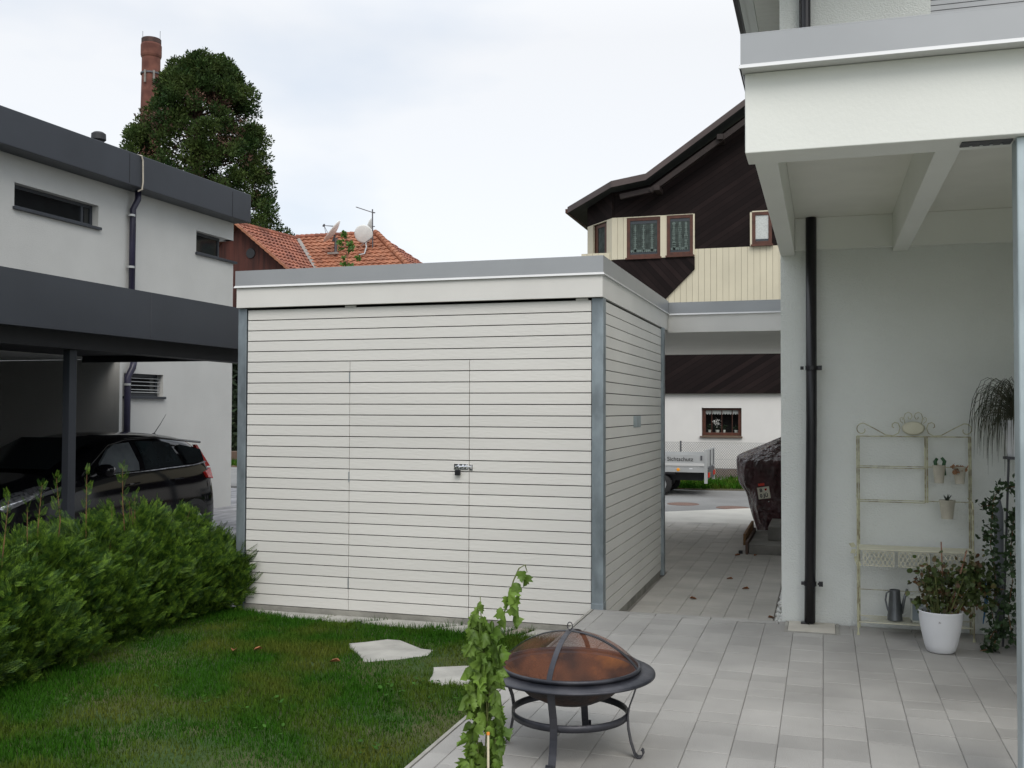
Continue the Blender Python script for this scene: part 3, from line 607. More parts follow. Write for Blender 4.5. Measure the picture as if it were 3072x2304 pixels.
# lights
b = MB(); b.v = [(cx+.87, .62, .50), (cx+.885, .95, .60), (cx+.84, 1.28, .70), (cx+.78, 1.18, .73), (cx+.74, .80, .66), (cx+.78, .55, .56)]; b.f = [(0, 1, 2, 3), (0, 3, 4, 5)]
b.build('headlight', M['lens'], car, solid=.03, smooth=True)
b = MB(); b.v = [(cx-.87, .62, .50), (cx-.885, .95, .60), (cx-.84, 1.28, .70), (cx-.78, 1.18, .73), (cx-.74, .80, .66), (cx-.78, .55, .56)]; b.f = [(0, 1, 2, 3), (0, 3, 4, 5)]
b.build('headlight', M['lens'], car, solid=.03)
for s in (1, -1):
    MB().hexa([(cx+s*.80, 4.20, .62), (cx+s*.885, 4.22, .63), (cx+s*.83, 4.42, .60), (cx+s*.76, 4.43, .60), (cx+s*.79, 4.14, .70), (cx+s*.875, 4.17, .71), (cx+s*.80, 4.39, .76), (cx+s*.74, 4.40, .76)]).build('tail_light', M['red'], car, bevel=.01)
    MB().hexa([(cx+s*.72, 4.27, .78), (cx+s*.80, 4.26, .78), (cx+s*.79, 4.39, .78), (cx+s*.72, 4.39, .78), (cx+s*.60, 4.24, 1.08), (cx+s*.66, 4.22, 1.08), (cx+s*.65, 4.28, 1.08), (cx+s*.60, 4.30, 1.08)]).build('upper_tail_light', M['red'], car)
MB().tube([(cx+.905, 3.44, .655), (cx+.935, 3.47, .66), (cx+.935, 3.58, .665), (cx+.905, 3.61, .665)], .010, 8).build('door_handle', M['car'], car)
MB().tube([(cx+.905, 2.55, .65), (cx+.935, 2.58, .655), (cx+.935, 2.69, .66), (cx+.905, 2.72, .66)], .010, 8).build('door_handle', M['car'], car)
MB().tube([(cx+.1, 4.06, 1.225), (cx+.1, 4.20, 1.36), (cx+.1, 4.33, 1.50)], [.006, .004, .002], 6).lathe([(.03, 1.20), (.022, 1.235), (0, 1.24)], (cx+.1, 4.06, 0), 10).build('aerial', M['black'], car)
for y in (1.12, 3.88):
    for s in (1, -1):
        MB().lathe([(.0, 0), (.365, 0), (.365, .02*s), (0, .02*s)], (cx+s*.892, y, -.0), 28, 'x').build('wheel_arch', M['black'], car)
        wh = MB().lathe([(.20, .03*s), (.29, .045*s), (.32, .0), (.32, -.17*s), (.2, -.18*s)], (cx+s*.885, y, -.01), 28, 'x').build('wheel', M['rubber'], car, smooth=True)
        rb = MB().lathe([(.205, .035*s), (.19, .045*s), (.175, .03*s)], (cx+s*.885, y, -.01), 28, 'x')
        for q in range(10):
            a = 2*PI*q/10; rb.bar((cx+s*.915, y+.03*math.cos(a), -.01+.03*math.sin(a)), (cx+s*.918, y+.185*math.cos(a), -.01+.185*math.sin(a)), .018, .022, (1, 0, 0))
        rb.lathe([(0, .05*s), (.035, .045*s), (.04, .02*s)], (cx+s*.885, y, -.01), 12, 'x'); rb.build('rim', M['chrome'], wh)
        MB().lathe([(0, .022*s), (.2, .022*s)], (cx+s*.885, y, -.01), 20, 'x').build('wheel_disc', M['black'], wh)
# ================================================================== HEDGE OF THUJA SHRUBS
def frond():
    v = []; f = []
    def leaf(p, d, L, w):
        i = len(v); d = d/np.linalg.norm(d); s = np.array([-d[1], d[0], 0]); w = w*.62; v.extend([p, p+d*L*.5+s*w, p+d*L, p+d*L*.5-s*w]); f.append((i, i+1, i+2, i+3))
    leaf(np.array([0, 0, 0.]), np.array([0, 1, 0.]), 1., .022)
    for k in range(7):
        y = .12+.12*k; L = .42*(1-.6*k/7)
        for s in (-1, 1):
            d = np.array([s*.75, .8, .05]); p = np.array([0, y+(.05 if s > 0 else 0), 0]); leaf(p, d, L, .034)
            dn = d/np.linalg.norm(d)
            for q in (.35, .65): leaf(p+dn*L*q, np.array([s*.15, 1, 0]), L*.42, .028)
    return np.array(v), f
FV, FF = frond()
def thuja(name, cxy, z0, h, rx, ry, nf, label, shoots, seed):
    global rng; rng = np.random.default_rng(seed)
    root = thing(name, label, 'shrub', (cxy[0], cxy[1], z0), 'thuja shrubs of the hedge')
    t = np.clip(rng.beta(1.3, 1.25, nf), .01, 1); a = rng.uniform(0, 2*PI, nf); prof = np.interp(t, [0, .12, .5, .8, 1], [.75, 1., 1., .78, .25])
    lump = 1+.16*np.sin(3*a+seed+5*t)+.12*np.sin(5*a+7*t*2+seed*2)
    rad = prof*lump*np.sqrt(rng.uniform(.45, 1, nf))
    T = np.stack([cxy[0]+rx*rad*np.cos(a), cxy[1]+ry*rad*np.sin(a), z0+.02+h*t*(.93+.1*np.sin(2*a+seed))], 1)
    m0 = np.sqrt(((T[:, 0]-cxy[0])/rx)**2+((T[:, 1]-cxy[1])/ry)**2) > .62; T0 = T[m0][:90]; ci = rng.integers(0, len(T0), nf); cc = T0[ci]; pull = rng.random(nf)[:, None] < .5; T = np.where(pull, cc+(T-cc)*.0+rng.normal(0, .06, (nf, 3)), T); T[:, 2] = np.maximum(T[:, 2], z0+.01)
    a = np.arctan2((T[:, 1]-cxy[1])/ry, (T[:, 0]-cxy[0])/rx)
    D = np.stack([np.cos(a)*.8, np.sin(a)*.8, .6+.5*t], 1)+rng.normal(0, .42, (nf, 3))
    Rm = align(D, rng.uniform(0, 2*PI, nf))*(.05+.12*rng.random(nf)**1.5)[:, None, None]
    # leader shoots above the crown
    st = MB(); ex = []; exD = []
    st.tube([(cxy[0], cxy[1], z0), (cxy[0]+.02, cxy[1], z0+h*.7)], [.014, .006], 6)
    for q in range(14):
        a0 = rng.uniform(0, 2*PI); zz = z0+h*rng.uniform(.1, .6); st.tube([(cxy[0], cxy[1], zz), (cxy[0]+rx*.8*math.cos(a0), cxy[1]+ry*.8*math.sin(a0), zz+.2)], [.006, .002], 5)
    for (dx, dy, ht) in shoots:
        p0 = np.array([cxy[0]+dx, cxy[1]+dy, z0+h*.75]); p1 = np.array([cxy[0]+dx*1.2+rng.uniform(-.04, .04), cxy[1]+dy*1.2, z0+ht])
        st.tube([p0, (p0+p1)/2+rng.normal(0, .012, 3), p1], [.005, .0035, .0015], 5); L = np.linalg.norm(p1-p0); m_ = int(L/.022)
        for q in range(m_):
            tt = (q+1)/m_; ex.append(p0+(p1-p0)*tt); th = q*2.4; exD.append((math.cos(th)*.9, math.sin(th)*.9, .9+tt))
    st.build('stem', M['twig'], root)
    if ex:
        ex = np.array(ex); exD = np.array(exD); T = np.vstack([T, ex]); Rm = np.concatenate([Rm, align(exD, rng.uniform(0, 2*PI, len(ex)))*rng.uniform(.035, .10, len(ex))[:, None, None]])
    scatter('foliage', FV, FF, Rm, T, M['thuja'], root)
HL = [((-3.47, -.06), .60, .34, .36, 'smallest thuja shrub of the hedge, squeezed against the left post of the shed', [(.05, .05, .62)]),
      ((-3.62, -.52), .86, .42, .46, 'thuja shrub second nearest the shed in the hedge, rear wheel of the car above it', [(-.05, 0, .98), (.12, .1, .90)]),
      ((-3.60, -1.02), .90, .45, .45, 'thuja shrub with one tall feathery tuft in front of the car door', [(0, .0, 1.28), (.06, .03, 1.05), (-.08, .1, 1.0), (.1, -.1, .98)]),
      ((-3.52, -1.62), .82, .46, .46, 'thuja shrub with two thin orange stemmed shoots beside the carport post', [(0, .05, 1.27), (-.12, -.12, 1.22), (.15, .12, 1.02)]),
      ((-3.42, -2.22), .77, .47, .46, 'bushy thuja shrub below the headlight of the black car', [(.0, .05, 1.18), (.1, -.12, 1.05)]),
      ((-3.30, -2.86), .75, .50, .50, 'dense thuja shrub at the left edge of the photo, nearest to the viewer', [(0, 0, 1.2), (.12, .12, 1.1)]),
      ((-3.20, -3.60), .74, .50, .52, 'thuja shrub ending the hedge at the lower left corner', [(0, .05, 1.15)])]
for i, (c, h, rx, ry, lab, sh) in enumerate(HL):
    thuja('thuja_shrub', c, lz(c[1])-.02 if c[1] < 0 else -.2, h, rx, ry, 5200, lab, sh, 11+i)
rng = np.random.default_rng(99)
# ================================================================== LAWN GRASS
stones = []
def instone(x, y):
    m_ = np.zeros(len(x), bool)
    for poly in stones:
        c = np.zeros(len(x), bool); n = len(poly)
        for i in range(n):
            x1, y1 = poly[i]; x2, y2 = poly[(i+1) % n]
            cond = ((y1 > y) != (y2 > y)) & (x < (x2-x1)*(y-y1)/((y2-y1) or 1e-9)+x1); c ^= cond
        m_ |= c
    return m_
def stone(name, poly, label, cat, m=None, group=None, th=.03, lift=.012):
    stones.append(poly); b = MB(); zs = [lz(y)+lift for _, y in poly]; zc = sum(zs)/len(zs)
    top = [(x, y, lz(y)+lift+.5*(zc-lz(y)-lift)) for x, y in poly]
    rr2 = random.Random(len(poly)); bot = [(x, y, lz(y)-th) for x, y in poly]; n = len(poly); b.v = top+bot; b.f = [tuple(range(n))]+[(k, n+k, n+(k+1) % n, (k+1) % n) for k in range(n)]
    cxm = sum(p[0] for p in poly)/n; cym = sum(p[1] for p in poly)/n
    o = b.build(name, m or M['stone'], bevel=.005, loc=(cxm, cym, lz(cym))); return tag(o, label, cat, group)
stone('stepping_stone', [(-1.58, -1.10), (-1.485, -1.01), (-1.37, -.865), (-1.262, -.866), (-1.131, -.974), (-1.005, -1.078), (-.909, -1.09), (-.885, -1.274), (-.953, -1.347), (-1.035, -1.5), (-1.208, -1.6), (-1.354, -1.387), (-1.487, -1.243)], 'larger irregular grey stepping stone in the middle of the lawn', 'stepping stone', group='stepping stones in the lawn')
stone('stepping_stone', [(-.70, -1.62), (-.52, -1.51), (-.25, -1.45), (-.13, -1.75), (-.22, -1.95), (-.44, -1.98), (-.49, -2.03), (-.60, -1.96), (-.62, -1.84), (-.665, -1.70)], 'smaller grey stepping stone half hidden behind the leafy vine', 'stepping stone', group='stepping stones in the lawn')
FL = [([(-3.02, -.02), (-3.0, -.09), (-2.78, -.16), (-2.55, -.25), (-2.28, -.25), (-2.24, -.03)], 'flat grey stone at the left end of the row under the shed', 'stone'),
      ([(-2.22, -.03), (-2.26, -.26), (-2.14, -.31), (-1.98, -.27), (-1.93, -.20), (-1.70, -.03)], 'second flat stone from the left below the hinge side of the door', 'stone'),
      ([(-1.67, -.03), (-1.90, -.22), (-1.86, -.27), (-1.66, -.31), (-1.30, -.32), (-1.22, -.2), (-1.04, -.03)], 'long flat stone in the middle of the row under the shed door', 'stone'),
      ([(-1.01, -.03), (-1.18, -.2), (-1.24, -.30), (-1.05, -.36), (-.80, -.34), (-.66, -.2), (-.62, -.03)], 'flat stone under the bolt of the shed door, left of the pinkish one', 'stone'),
      ([(-.59, -.03), (-.64, -.22), (-.72, -.34), (-.55, -.36), (-.50, -.2), (-.47, -.03)], 'narrow pinkish rough stone in the row behind the vine', 'stoneb'),
      ([(-.44, -.03), (-.47, -.2), (-.51, -.38), (-.3, -.40), (-.05, -.38), (-.01, -.03)], 'flat stone at the right end of the row, next to the terrace edge', 'stone')]
for p_, lab, mk in FL: stone('flagstone', p_, lab, 'flagstone', M[mk], 'flat stones along the foot of the shed')
nb = 190000
xs = rng.uniform(-3.6, -.002, nb); ys = -.06-rng.random(nb)**1.0*5.2
# blade height falls on patchy ground
pat = .5+.5*np.sin(xs*2.1+1.3*np.sin(ys*1.7)+.7)*np.sin(ys*2.6+xs*.8)
k = (rng.random(nb) < (.55+.45*pat)) & ~instone(xs, ys) & (xs > -3.45-.0*ys)
xs, ys, pat = xs[k], ys[k], pat[k]
tag(grass('lawn_grass', xs, ys, -.2-.04*ys-.004, rng.uniform(.022, .05, len(xs))*(.7+.5*pat)*np.where(ys > -.6, 1.35, 1), M['blade'], .55), kind='stuff')
# clover and plantain leaves in patches
wv = [(0, 0, 0), (.35, .3, .06), (.30, .8, .10), (0, 1, .08), (-.30, .8, .10), (-.35, .3, .06)]; wf = [(0, 1, 2, 3), (0, 3, 4, 5)]
cs = [(-.75, -2.25), (-.62, -2.4), (-1.15, -2.75), (-1.6, -2.9), (-1.35, -3.0), (-.55, -2.1), (-.45, -2.9), (-.95, -3.3), (-2.2, -3.2), (-2.0, -2.75), (-.4, -2.45), (-.3, -3.4)]
T = []
for c in cs:
    for q in range(8): T.append((c[0]+rng.normal(0, .06), c[1]+rng.normal(0, .05), 0))
T = np.array(T); T = T[~instone(T[:, 0], T[:, 1])]; T[:, 2] = -.2-.04*T[:, 1]+.025
tag(scatter('lawn_weeds', wv, wf, euler(rng.uniform(0, 2*PI, len(T)), rng.uniform(0, .5, len(T)), np.zeros(len(T)))*rng.uniform(.016, .036, len(T))[:, None, None], T, M['weed']), kind='stuff')
# fallen leaves
lv = [(0, 0, 0), (.3, .25, .12), (.22, .7, .2), (0, 1, .05), (-.25, .65, .18), (-.32, .25, .1)]
LP = [((-2.05, -1.62, 'l'), 'curled brown leaf on the lawn, right one of the pair by the hedge'), ((-2.18, -1.66, 'l'), 'small brown leaf on the lawn, left one of the pair by the hedge'), ((-1.38, -1.78, 'l'), 'small brown leaf below the larger stepping stone'),
      ((.78, 3.0, 'p'), 'brown leaf lying in the middle of the path'), ((.98, 2.45, 'p'), 'orange brown leaf on the path below the concrete blocks'), ((.62, 1.75, 'p'), 'tiny brown leaf on the near part of the path'), ((1.38, 2.55, 'p'), 'brown leaf against the house wall, farther one by the white pebbles'), ((1.36, 1.1, 'p'), 'brown leaf against the house wall, nearer one on the white pebbles'), ((.72, 4.75, 'p'), 'brown leaf beside the foot of the planks'), ((.95, 4.80, 'p'), 'brown leaf in front of the lower concrete block')]
for (x, y, w), lab in LP:
    z = lz(y)+.03 if w == 'l' else -.197; s = rng.uniform(.06, .09); a = rng.uniform(0, 6)
    b = MB(); b.v = [(x+s*(p[0]*math.cos(a)-p[1]*math.sin(a)), y+s*(p[0]*math.sin(a)+p[1]*math.cos(a)), z+s*p[2]*1.6) for p in lv]; b.f = [(0, 1, 2, 3), (0, 3, 4, 5)]
    tag(b.build('fallen_leaf', M['dleaf'], loc=(x, y, z), solid=.001), lab, 'leaf', 'fallen leaves')

# ================================================================== FIRE PIT
fc = (.636, -3.262)
fp = thing('fire_pit', 'rusty round fire pit with domed mesh lid on curved black legs', 'fire pit', (*fc, 0))
MB().lathe([(.300, .378), (.31, .386), (.385, .374), (.394, .370), (.395, .362), (.388, .364), (.31, .376), (.296, .371)], (*fc, 0), 72).build('rim', M['pitm'], fp, smooth=True)
MB().lathe([(0, .225), (.06, .227), (.13, .242), (.20, .278), (.26, .332), (.300, .378)], (*fc, 0), 56).build('bowl', M['rusti'], fp, smooth=True)
MB().lathe([(0, .220), (.06, .222), (.13, .237), (.205, .273), (.265, .327), (.305, .372)], (*fc, 0), 56).build('bowl_underside', M['rustd'], fp, smooth=True)
LH = lambda q: .398+.150*(1-min(1, q)**2)**.85
lid = MB().lathe([(.318*k/18, LH(k/18)) for k in range(0, 19)], (*fc, 0), 64).build('mesh_lid', M['screen'], fp, smooth=True)
MB().lathe([(.316, .384), (.328, .386), (.330, .402), (.318, .404), (.313, .394), (.316, .384)], (*fc, 0), 72).build('lid_ring', M['pitm'], lid, smooth=True)
b = MB()
for a0 in (R(-92.5), R(-2.5)):
    pts = []
    for k in range(-18, 19):
        rr_ = .320*k/18; pts.append((fc[0]+rr_*math.cos(a0), fc[1]+rr_*math.sin(a0), LH(abs(k)/18)+.004))
    for p, q in zip(pts[:-1], pts[1:]): b.bar(p, q, .024, .003)
b.build('lid_strap', M['pitm'], lid)
MB().tube([(fc[0]+.012*math.cos(a), fc[1], .574+.018*math.sin(a)) for a in [2*PI*k/12 for k in range(13)]], .0025, 6).tube([(fc[0], fc[1], .55), (fc[0], fc[1], .560)], .004, 6).build('lid_handle', M['pitm'], lid)
MB().lathe([(.264, .164), (.2705, .164), (.2705, .196), (.264, .196), (.264, .164)], (*fc, 0), 64).build('hoop', M['pitm'], fp, smooth=True)
for a0 in (R(-91), R(-1), R(89), R(179)):
    c_, s_ = math.cos(a0), math.sin(a0); prof = [(.335, .364), (.318, .335), (.300, .28), (.280, .225), (.273, .18), (.276, .13), (.288, .07), (.306, .018), (.320, .004), (.336, .007), (.346, .022), (.344, .038), (.336, .042)]
    b = MB()
    for p, q in zip(prof[:-1], prof[1:]):
        b.bar((fc[0]+p[0]*c_, fc[1]+p[0]*s_, p[1]), (fc[0]+q[0]*c_, fc[1]+q[0]*s_, q[1]), .034, .0045, (c_, s_, 0.01))
    b.build('leg', M['pitm'], fp)

# ================================================================== VINE PLANT IN FRONT
vb = Vector((.662, -4.574, 0)); ex = Vector((.9549, .297, 0)); px = .00157
def VP(u, v, d=0): return vb+ex*((u-1045)*px)+Vector((0, 0, .364+(1659-v)*px))+Vector((-.297, .955, 0))*d
vn = thing('vine_plant', 'potted young vine with limp drooping leaves in front of the fire pit', 'plant', tuple(vb))
stems = [[(1048, 1870), (1046, 1659), (1052, 1560), (1048, 1450), (1040, 1380), (1036, 1290)],
         [(1052, 1870), (1056, 1659), (1052, 1560), (1060, 1450), (1072, 1380), (1090, 1320), (1108, 1255), (1120, 1228), (1133, 1222), (1138, 1238)],
         [(1040, 1870), (1034, 1659), (1030, 1580), (1028, 1480), (1030, 1400)],
         [(1062, 1870), (1066, 1700), (1070, 1600), (1068, 1500)]]
b = MB()
for st in stems:
    b.tube([VP(*p, rng.uniform(-.01, .01)) for p in st], [.0034]*2+[.0026]*(len(st)-3)+[.0012], 6)
b.build('stem', M['vstem'], vn)
out_l = [(0, 0), (.16, -.06), (.42, .02), (.36, .18), (.55, .34), (.38, .42), (.42, .62), (.24, .62), (.12, .78), (0, 1.0), (-.12, .78), (-.24, .62), (-.42, .62), (-.38, .42), (-.55, .34), (-.36, .18), (-.42, .02), (-.16, -.06)]
LV = [(0, .35, .06)]+[(x, y, -abs(x)*.75+.16*math.sin(7*y+5*x)-.3*y*y) for x, y in out_l]; LF = [(0, k, k % 18+1) for k in range(1, 19)]
Tl = []; Dl = []; Sl = []
def addleaf(u, v, size, dx=0, dz=-1, d=0.):
    Tl.append(VP(u, v, d)); dd = ex*dx+Vector((-.297, .955, 0))*rng.uniform(-.5, .2)+Vector((0, 0, dz)); Dl.append(dd); Sl.append(size)
for k in range(230):
    v = 1325+rng.random()**.9*370; hw = np.interp(v, [1320, 1400, 1480, 1660, 1800], [14, 34, 44, 46, 40]); cc = np.interp(v, [1320, 1420, 1660], [1036, 1044, 1046])
    u = cc+rng.uniform(-1, 1)*hw*.85; addleaf(u, v, rng.uniform(.024, .06), (u-cc)/hw*.6+rng.normal(0, .2), rng.uniform(-1, -.5), rng.uniform(-.05, .05))
for (u, v, s) in [(1034, 1300, .03), (1031, 1312, .034), (1040, 1306, .03), (1022, 1325, .04), (1044, 1330, .035), (1038, 1345, .03), (1016, 1350, .035), (1102, 1268, .062), (1112, 1290, .05), (1128, 1232, .04), (1134, 1240, .045), (1118, 1258, .045), (1113, 1300, .06), (1082, 1310, .05), (1090, 1330, .045), (1070, 1350, .075), (1078, 1365, .06), (1108, 1330, .05), (1098, 1290, .045), (1064, 1340, .045), (1062, 1385, .06), (1078, 1395, .065), (1060, 1360, .07)]:
    addleaf(u, v, s, rng.normal(0, .25), -1, rng.uniform(-.03, .0))
Tl = np.array([tuple(t) for t in Tl]); Dl = np.array([tuple(t) for t in Dl]); Sl = np.array(Sl)
ro = np.where(rng.random(len(Tl)) < .5, rng.normal(PI*.0, .7, len(Tl)), rng.uniform(0, 2*PI, len(Tl)))
LW = [(v[0]*.42, v[1]*1.05, v[2]*1.2-.25*abs(v[0])+.10*math.sin(9*v[1])) for v in LV]
Rv = align(Dl, ro)*Sl[:, None, None]; half = rng.random(len(Tl)) < .45
scatter('foliage', LV, LF, Rv[~half], Tl[~half], M['vine'], vn)
scatter('wilted_foliage', LW, LF, Rv[half]*1.1, Tl[half], M['vine'], vn)
MB().lathe([(0, .0), (.075, .0), (.095, .17), (.10, .18), (.092, .18), (.085, .16), (0, .16)], tuple(vb), 28).build('pot', M['steel'], vn, smooth=True)
sk = MB().tube([VP(1057, 1870, -.06), VP(1055, 1575, -.06)], .0042, 10).build('stake', M['stake'], vn)
MB().lathe([(0, .006), (.0058, .004), (.0058, -.004), (0, -.004)], tuple(VP(1055, 1573, -.06)), 10).build('stake_cap', M['orange'], sk)
MB().obox(VP(1064, 1668, -.05), (.028, .002, .03), Matrix.Rotation(R(17), 3, 'Z')).build('plant_tag', M['white'], vn)
# ================================================================== RACK AT THE WALL
rk = thing('metal_shelf_rack', 'antique cream wire shelf rack with scrolled top standing against the house wall', 'shelf rack', (2.38, -.17, 0))
XA, XB, YBk, YFr = 2.0, 2.765, -.05, -.30
def T_(pts, r=.004): return [Vector(p) for p in pts]
b = MB()
for x in (XA, XB):
    for dx in (0, .014 if x == XA else -.012): b.tube([(x+dx, YBk, 0), (x+dx, YBk, 1.395)], .0052, 8)
b.tube([(XA, YBk, 1.395), (XB, YBk, 1.395)], .0042, 8)
for x in (2.464, 2.478): b.tube([(x, YBk, .92), (x, YBk, 1.395)], .0055, 8)
for z in (1.178, .932):
    b.tube([(XA, YBk, z), (XB, YBk, z)], .0036, 6); b.tube([(XA, YBk-.01, z-.012), (2.46, YBk-.01, z-.012)], .004, 6)
b.tube([(XA, YBk, .28), (XB, YBk, .28)], .003, 6)
b.build('back_frame', M['rackm'], rk)
for x in (XA-.004, XB-.02):
    lg = MB().tube([(x, YFr, .0), (x, YFr, .90), (x, YFr+.03, .95), (x, YBk, .96)], .0055, 8).lathe([(.0, .0), (.011, .0), (.007, .02)], (x, YFr, 0), 10)
    lg.tube([(x, YFr, .05), (x, YFr+.03, .18), (x, YFr, .3), (x, YFr+.03, .42), (x, YFr, .56)], .002, 5); lg.build('leg', M['rackm'], rk)
MB().box(XA, XB, YFr, YBk-.004, .596, .606)  .build('table_top', M['rackl'], rk, bevel=.002)
# lattice drawers under the table
for (x0, x1) in ((2.03, 2.235), (2.265, 2.465), (2.495, 2.70)):
    b = MB(); y = YFr+.004; z0, z1 = .488, .59; b.bar((x0, y, z0), (x1, y, z0), .007, .004); b.bar((x0, y, z1), (x1, y, z1), .007, .004); b.bar((x0, y, z0), (x0, y, z1), .007, .004); b.bar((x1, y, z0), (x1, y, z1), .007, .004)
    nn = 7; st_ = (x1-x0)/nn
    for k in range(-2, nn+1):
        for s in (1, -1):
            xa, xb = (x0+k*st_, x0+(k+2)*st_) if s > 0 else (x0+(k+2)*st_, x0+k*st_); za, zb = z0, z1
            # clip to drawer
            def cl(xq, xo, zq, zo):
                if xq < x0: t = (x0-xq)/(xo-xq); return x0, zq+(zo-zq)*t
                if xq > x1: t = (x1-xq)/(xo-xq); return x1, zq+(zo-zq)*t
                return xq, zq
            A = cl(xa, xb, za, zb); B = cl(xb, xa, zb, za)
            if abs(A[0]-B[0]) > .01: b.bar((A[0], y-.002*s, A[1]), (B[0], y-.002*s, B[1]), .0055, .002, (0, 1, 0))
    b.tube([((x0+x1)/2-.035, y, .575), ((x0+x1)/2-.02, y-.02, .553), ((x0+x1)/2+.02, y-.02, .553), ((x0+x1)/2+.035, y, .575)], .003, 6)
    b.build('lattice_drawer', M['rackl'], rk)
# lower mesh shelf
b = MB(); zs = .09
for (a, c) in [((XA, YFr), (XB-.02, YFr)), ((XA, YBk), (XB, YBk)), ((XA, YFr), (XA, YBk)), ((XB-.02, YFr), (XB, YBk))]: b.tube([(*a, zs), (*c, zs)], .004, 6)
k = 0
for k in range(-8, 40):
    x = XA+k*.021
    for s in (1, -1):
        p = [x, x+.17*s] ; ya, yb = YFr, YBk
        if min(p) < XA or max(p) > XB: continue
        b.bar((p[0], ya, zs+.001*s), (p[1], yb, zs+.001*s), .0045, .0012)
b.build('lower_shelf', M['rackl'], rk)
# crest scrolls
def spiral(c, r0, r1, a0, a1, n=22): return [(c[0]+(r0+(r1-r0)*k/n)*math.cos(a0+(a1-a0)*k/n), YBk, c[1]+(r0+(r1-r0)*k/n)*math.sin(a0+(a1-a0)*k/n)) for k in range(n+1)]
b = MB()
for s in (1, -1):
    X = lambda x: 2.386+s*(x-2.386)
    def mir(pts): return [(X(p[0]), p[1], p[2]) for p in pts]
    sp = spiral((2.035, 1.448), .012, .046, R(-60), R(-60)+R(-390)); sp = spiral((2.038, 1.445), .018, .045, R(-140)+R(300), R(75)) if False else spiral((2.038, 1.443), .016, .048, R(20), R(-285))
    b.tube(mir(sp+[(2.12, YBk, 1.452), (2.20, YBk, 1.405), (2.25, YBk, 1.400), (2.285, YBk, 1.42), (2.297, YBk, 1.455), (2.285, YBk, 1.49), (2.262, YBk, 1.497), (2.245, YBk, 1.485), (2.243, YBk, 1.465), (2.255, YBk, 1.458)]), .0040, 6)
    b.tube(mir([(2.33, YBk, 1.49), (2.322, YBk, 1.53), (2.332, YBk, 1.56), (2.352, YBk, 1.572), (2.372, YBk, 1.56), (2.378, YBk, 1.54), (2.368, YBk, 1.52), (2.354, YBk, 1.524), (2.352, YBk, 1.538)]), .003, 6)
    b.tube(mir([(2.318, YBk, 1.49), (2.300, YBk, 1.505), (2.297, YBk, 1.525), (2.308, YBk, 1.535), (2.318, YBk, 1.526), (2.312, YBk, 1.515)]), .0028, 6)
b.build('scroll_crest', M['rackm'], rk)
MB().lathe([(0, -.006), (.06, -.005), (.075, .0), (.06, .003), (0, .004)], (0, 0, 0), 24, 'y').build('crest_plaque', M['rackl'], rk, smooth=True)
pq = bpy.data.objects['crest_plaque']; pq.data.transform(Matrix.Translation(OFF[rk.name])); pq.data.transform(Matrix.Diagonal((1.05, 1, .66, 1))); pq.data.transform(Matrix.Translation(Vector((2.386, YBk, 1.455))-OFF[rk.name]))
# leaf ornaments at the left side
b = MB()
for (c, s, a) in [((1.955, .62), .055, R(160)), ((1.955, .60), .05, R(215)), ((1.965, .56), .05, R(245)), ((1.975, .52), .05, R(262))]:
    P0 = [(0, 0), (.5, .35), (1, 0), (.5, -.35)]
    b.prism([(c[0]+s*(p[0]*math.cos(a)-p[1]*math.sin(a))+.03, YFr-.002, c[1]+s*(p[0]*math.sin(a)+p[1]*math.cos(a))) for p in P0], (0, .002, 0))
b.tube([(XA, YFr, .60), (1.97, YFr, .56), (1.985, YFr, .50), (XA, YFr, .46)], .003, 6)
b.build('leaf_ornament', M['rackm'], rk)
def tinpot(c, r, h, label, fill):
    root = thing('hanging_pot', label, 'pot', (c[0], c[1], c[2]-h), 'tin pots hanging on the rack')
    MB().lathe([(0, 0), (r*.72, 0), (r, h), (r*1.06, h), (r*1.06, h+.012), (r*.95, h+.012), (r*.92, h*.85), (0, h*.85)], (c[0], c[1], c[2]-h), 22).build('bucket', M['potc'], root, smooth=False)
    MB().tube([(c[0], c[1]+r*.9, c[2]), (c[0], YBk, c[2]+.02), (c[0], YBk+.008, c[2]-.0)], .003, 6).build('hook', M['rackm'], root)
    if fill == 'handles':
        for dx, ln in ((-.02, .06), (.028, .065)):
            MB().tube([(c[0]+dx*1.4, c[1], c[2]-.06), (c[0]+dx, c[1], c[2]), (c[0]+dx*1.3, c[1], c[2]+ln*.6), (c[0]+dx*.6, c[1], c[2]+ln)], [.008, .013, .013, .010], 8).build('tool_handle', M['cactus'], root, smooth=True)
    if fill == 'dry':
        T = np.stack([c[0]+rng.normal(-.015, .022, 26), c[1]+rng.normal(-.02, .02, 26), c[2]+rng.uniform(-.03, .02, 26)], 1)
        scatter('dry_flowers', LV, LF, rots(26, scale=(.02, .04)), T, M['terra'], root)
        MB().tube([(c[0]+.02, c[1], c[2]-.05), (c[0]+.055, c[1]-.01, c[2]+.02)], .004, 6).build('stick', M['bamboo'], root)
    if fill == 'spiky':
        n = 34; a = rng.uniform(0, 2*PI, n); D = np.stack([np.cos(a)*.55, np.sin(a)*.55, np.ones(n)], 1)
        scatter('succulent', [(-.10, 0, 0), (.10, 0, 0), (.07, .55, .05), (-.07, .55, .05), (0, 1, .0)], [(0, 1, 2, 3), (3, 2, 4)], align(D, rng.uniform(-.3, .3, n))*rng.uniform(.05, .075, n)[:, None, None], np.tile([c[0], c[1], c[2]-.01], (n, 1)), M['succ'], root)
tinpot((2.548, -.13, 1.185), .042, .115, 'cream tin pot with two green tool handles sticking up, left on the rack', 'handles')
tinpot((2.682, -.13, 1.178), .042, .11, 'cream tin pot with dry orange leaves, right on the rack', 'dry')
tinpot((2.598, -.14, .940), .052, .12, 'lowest cream tin pot on the rack with a spiky dark succulent', 'spiky')
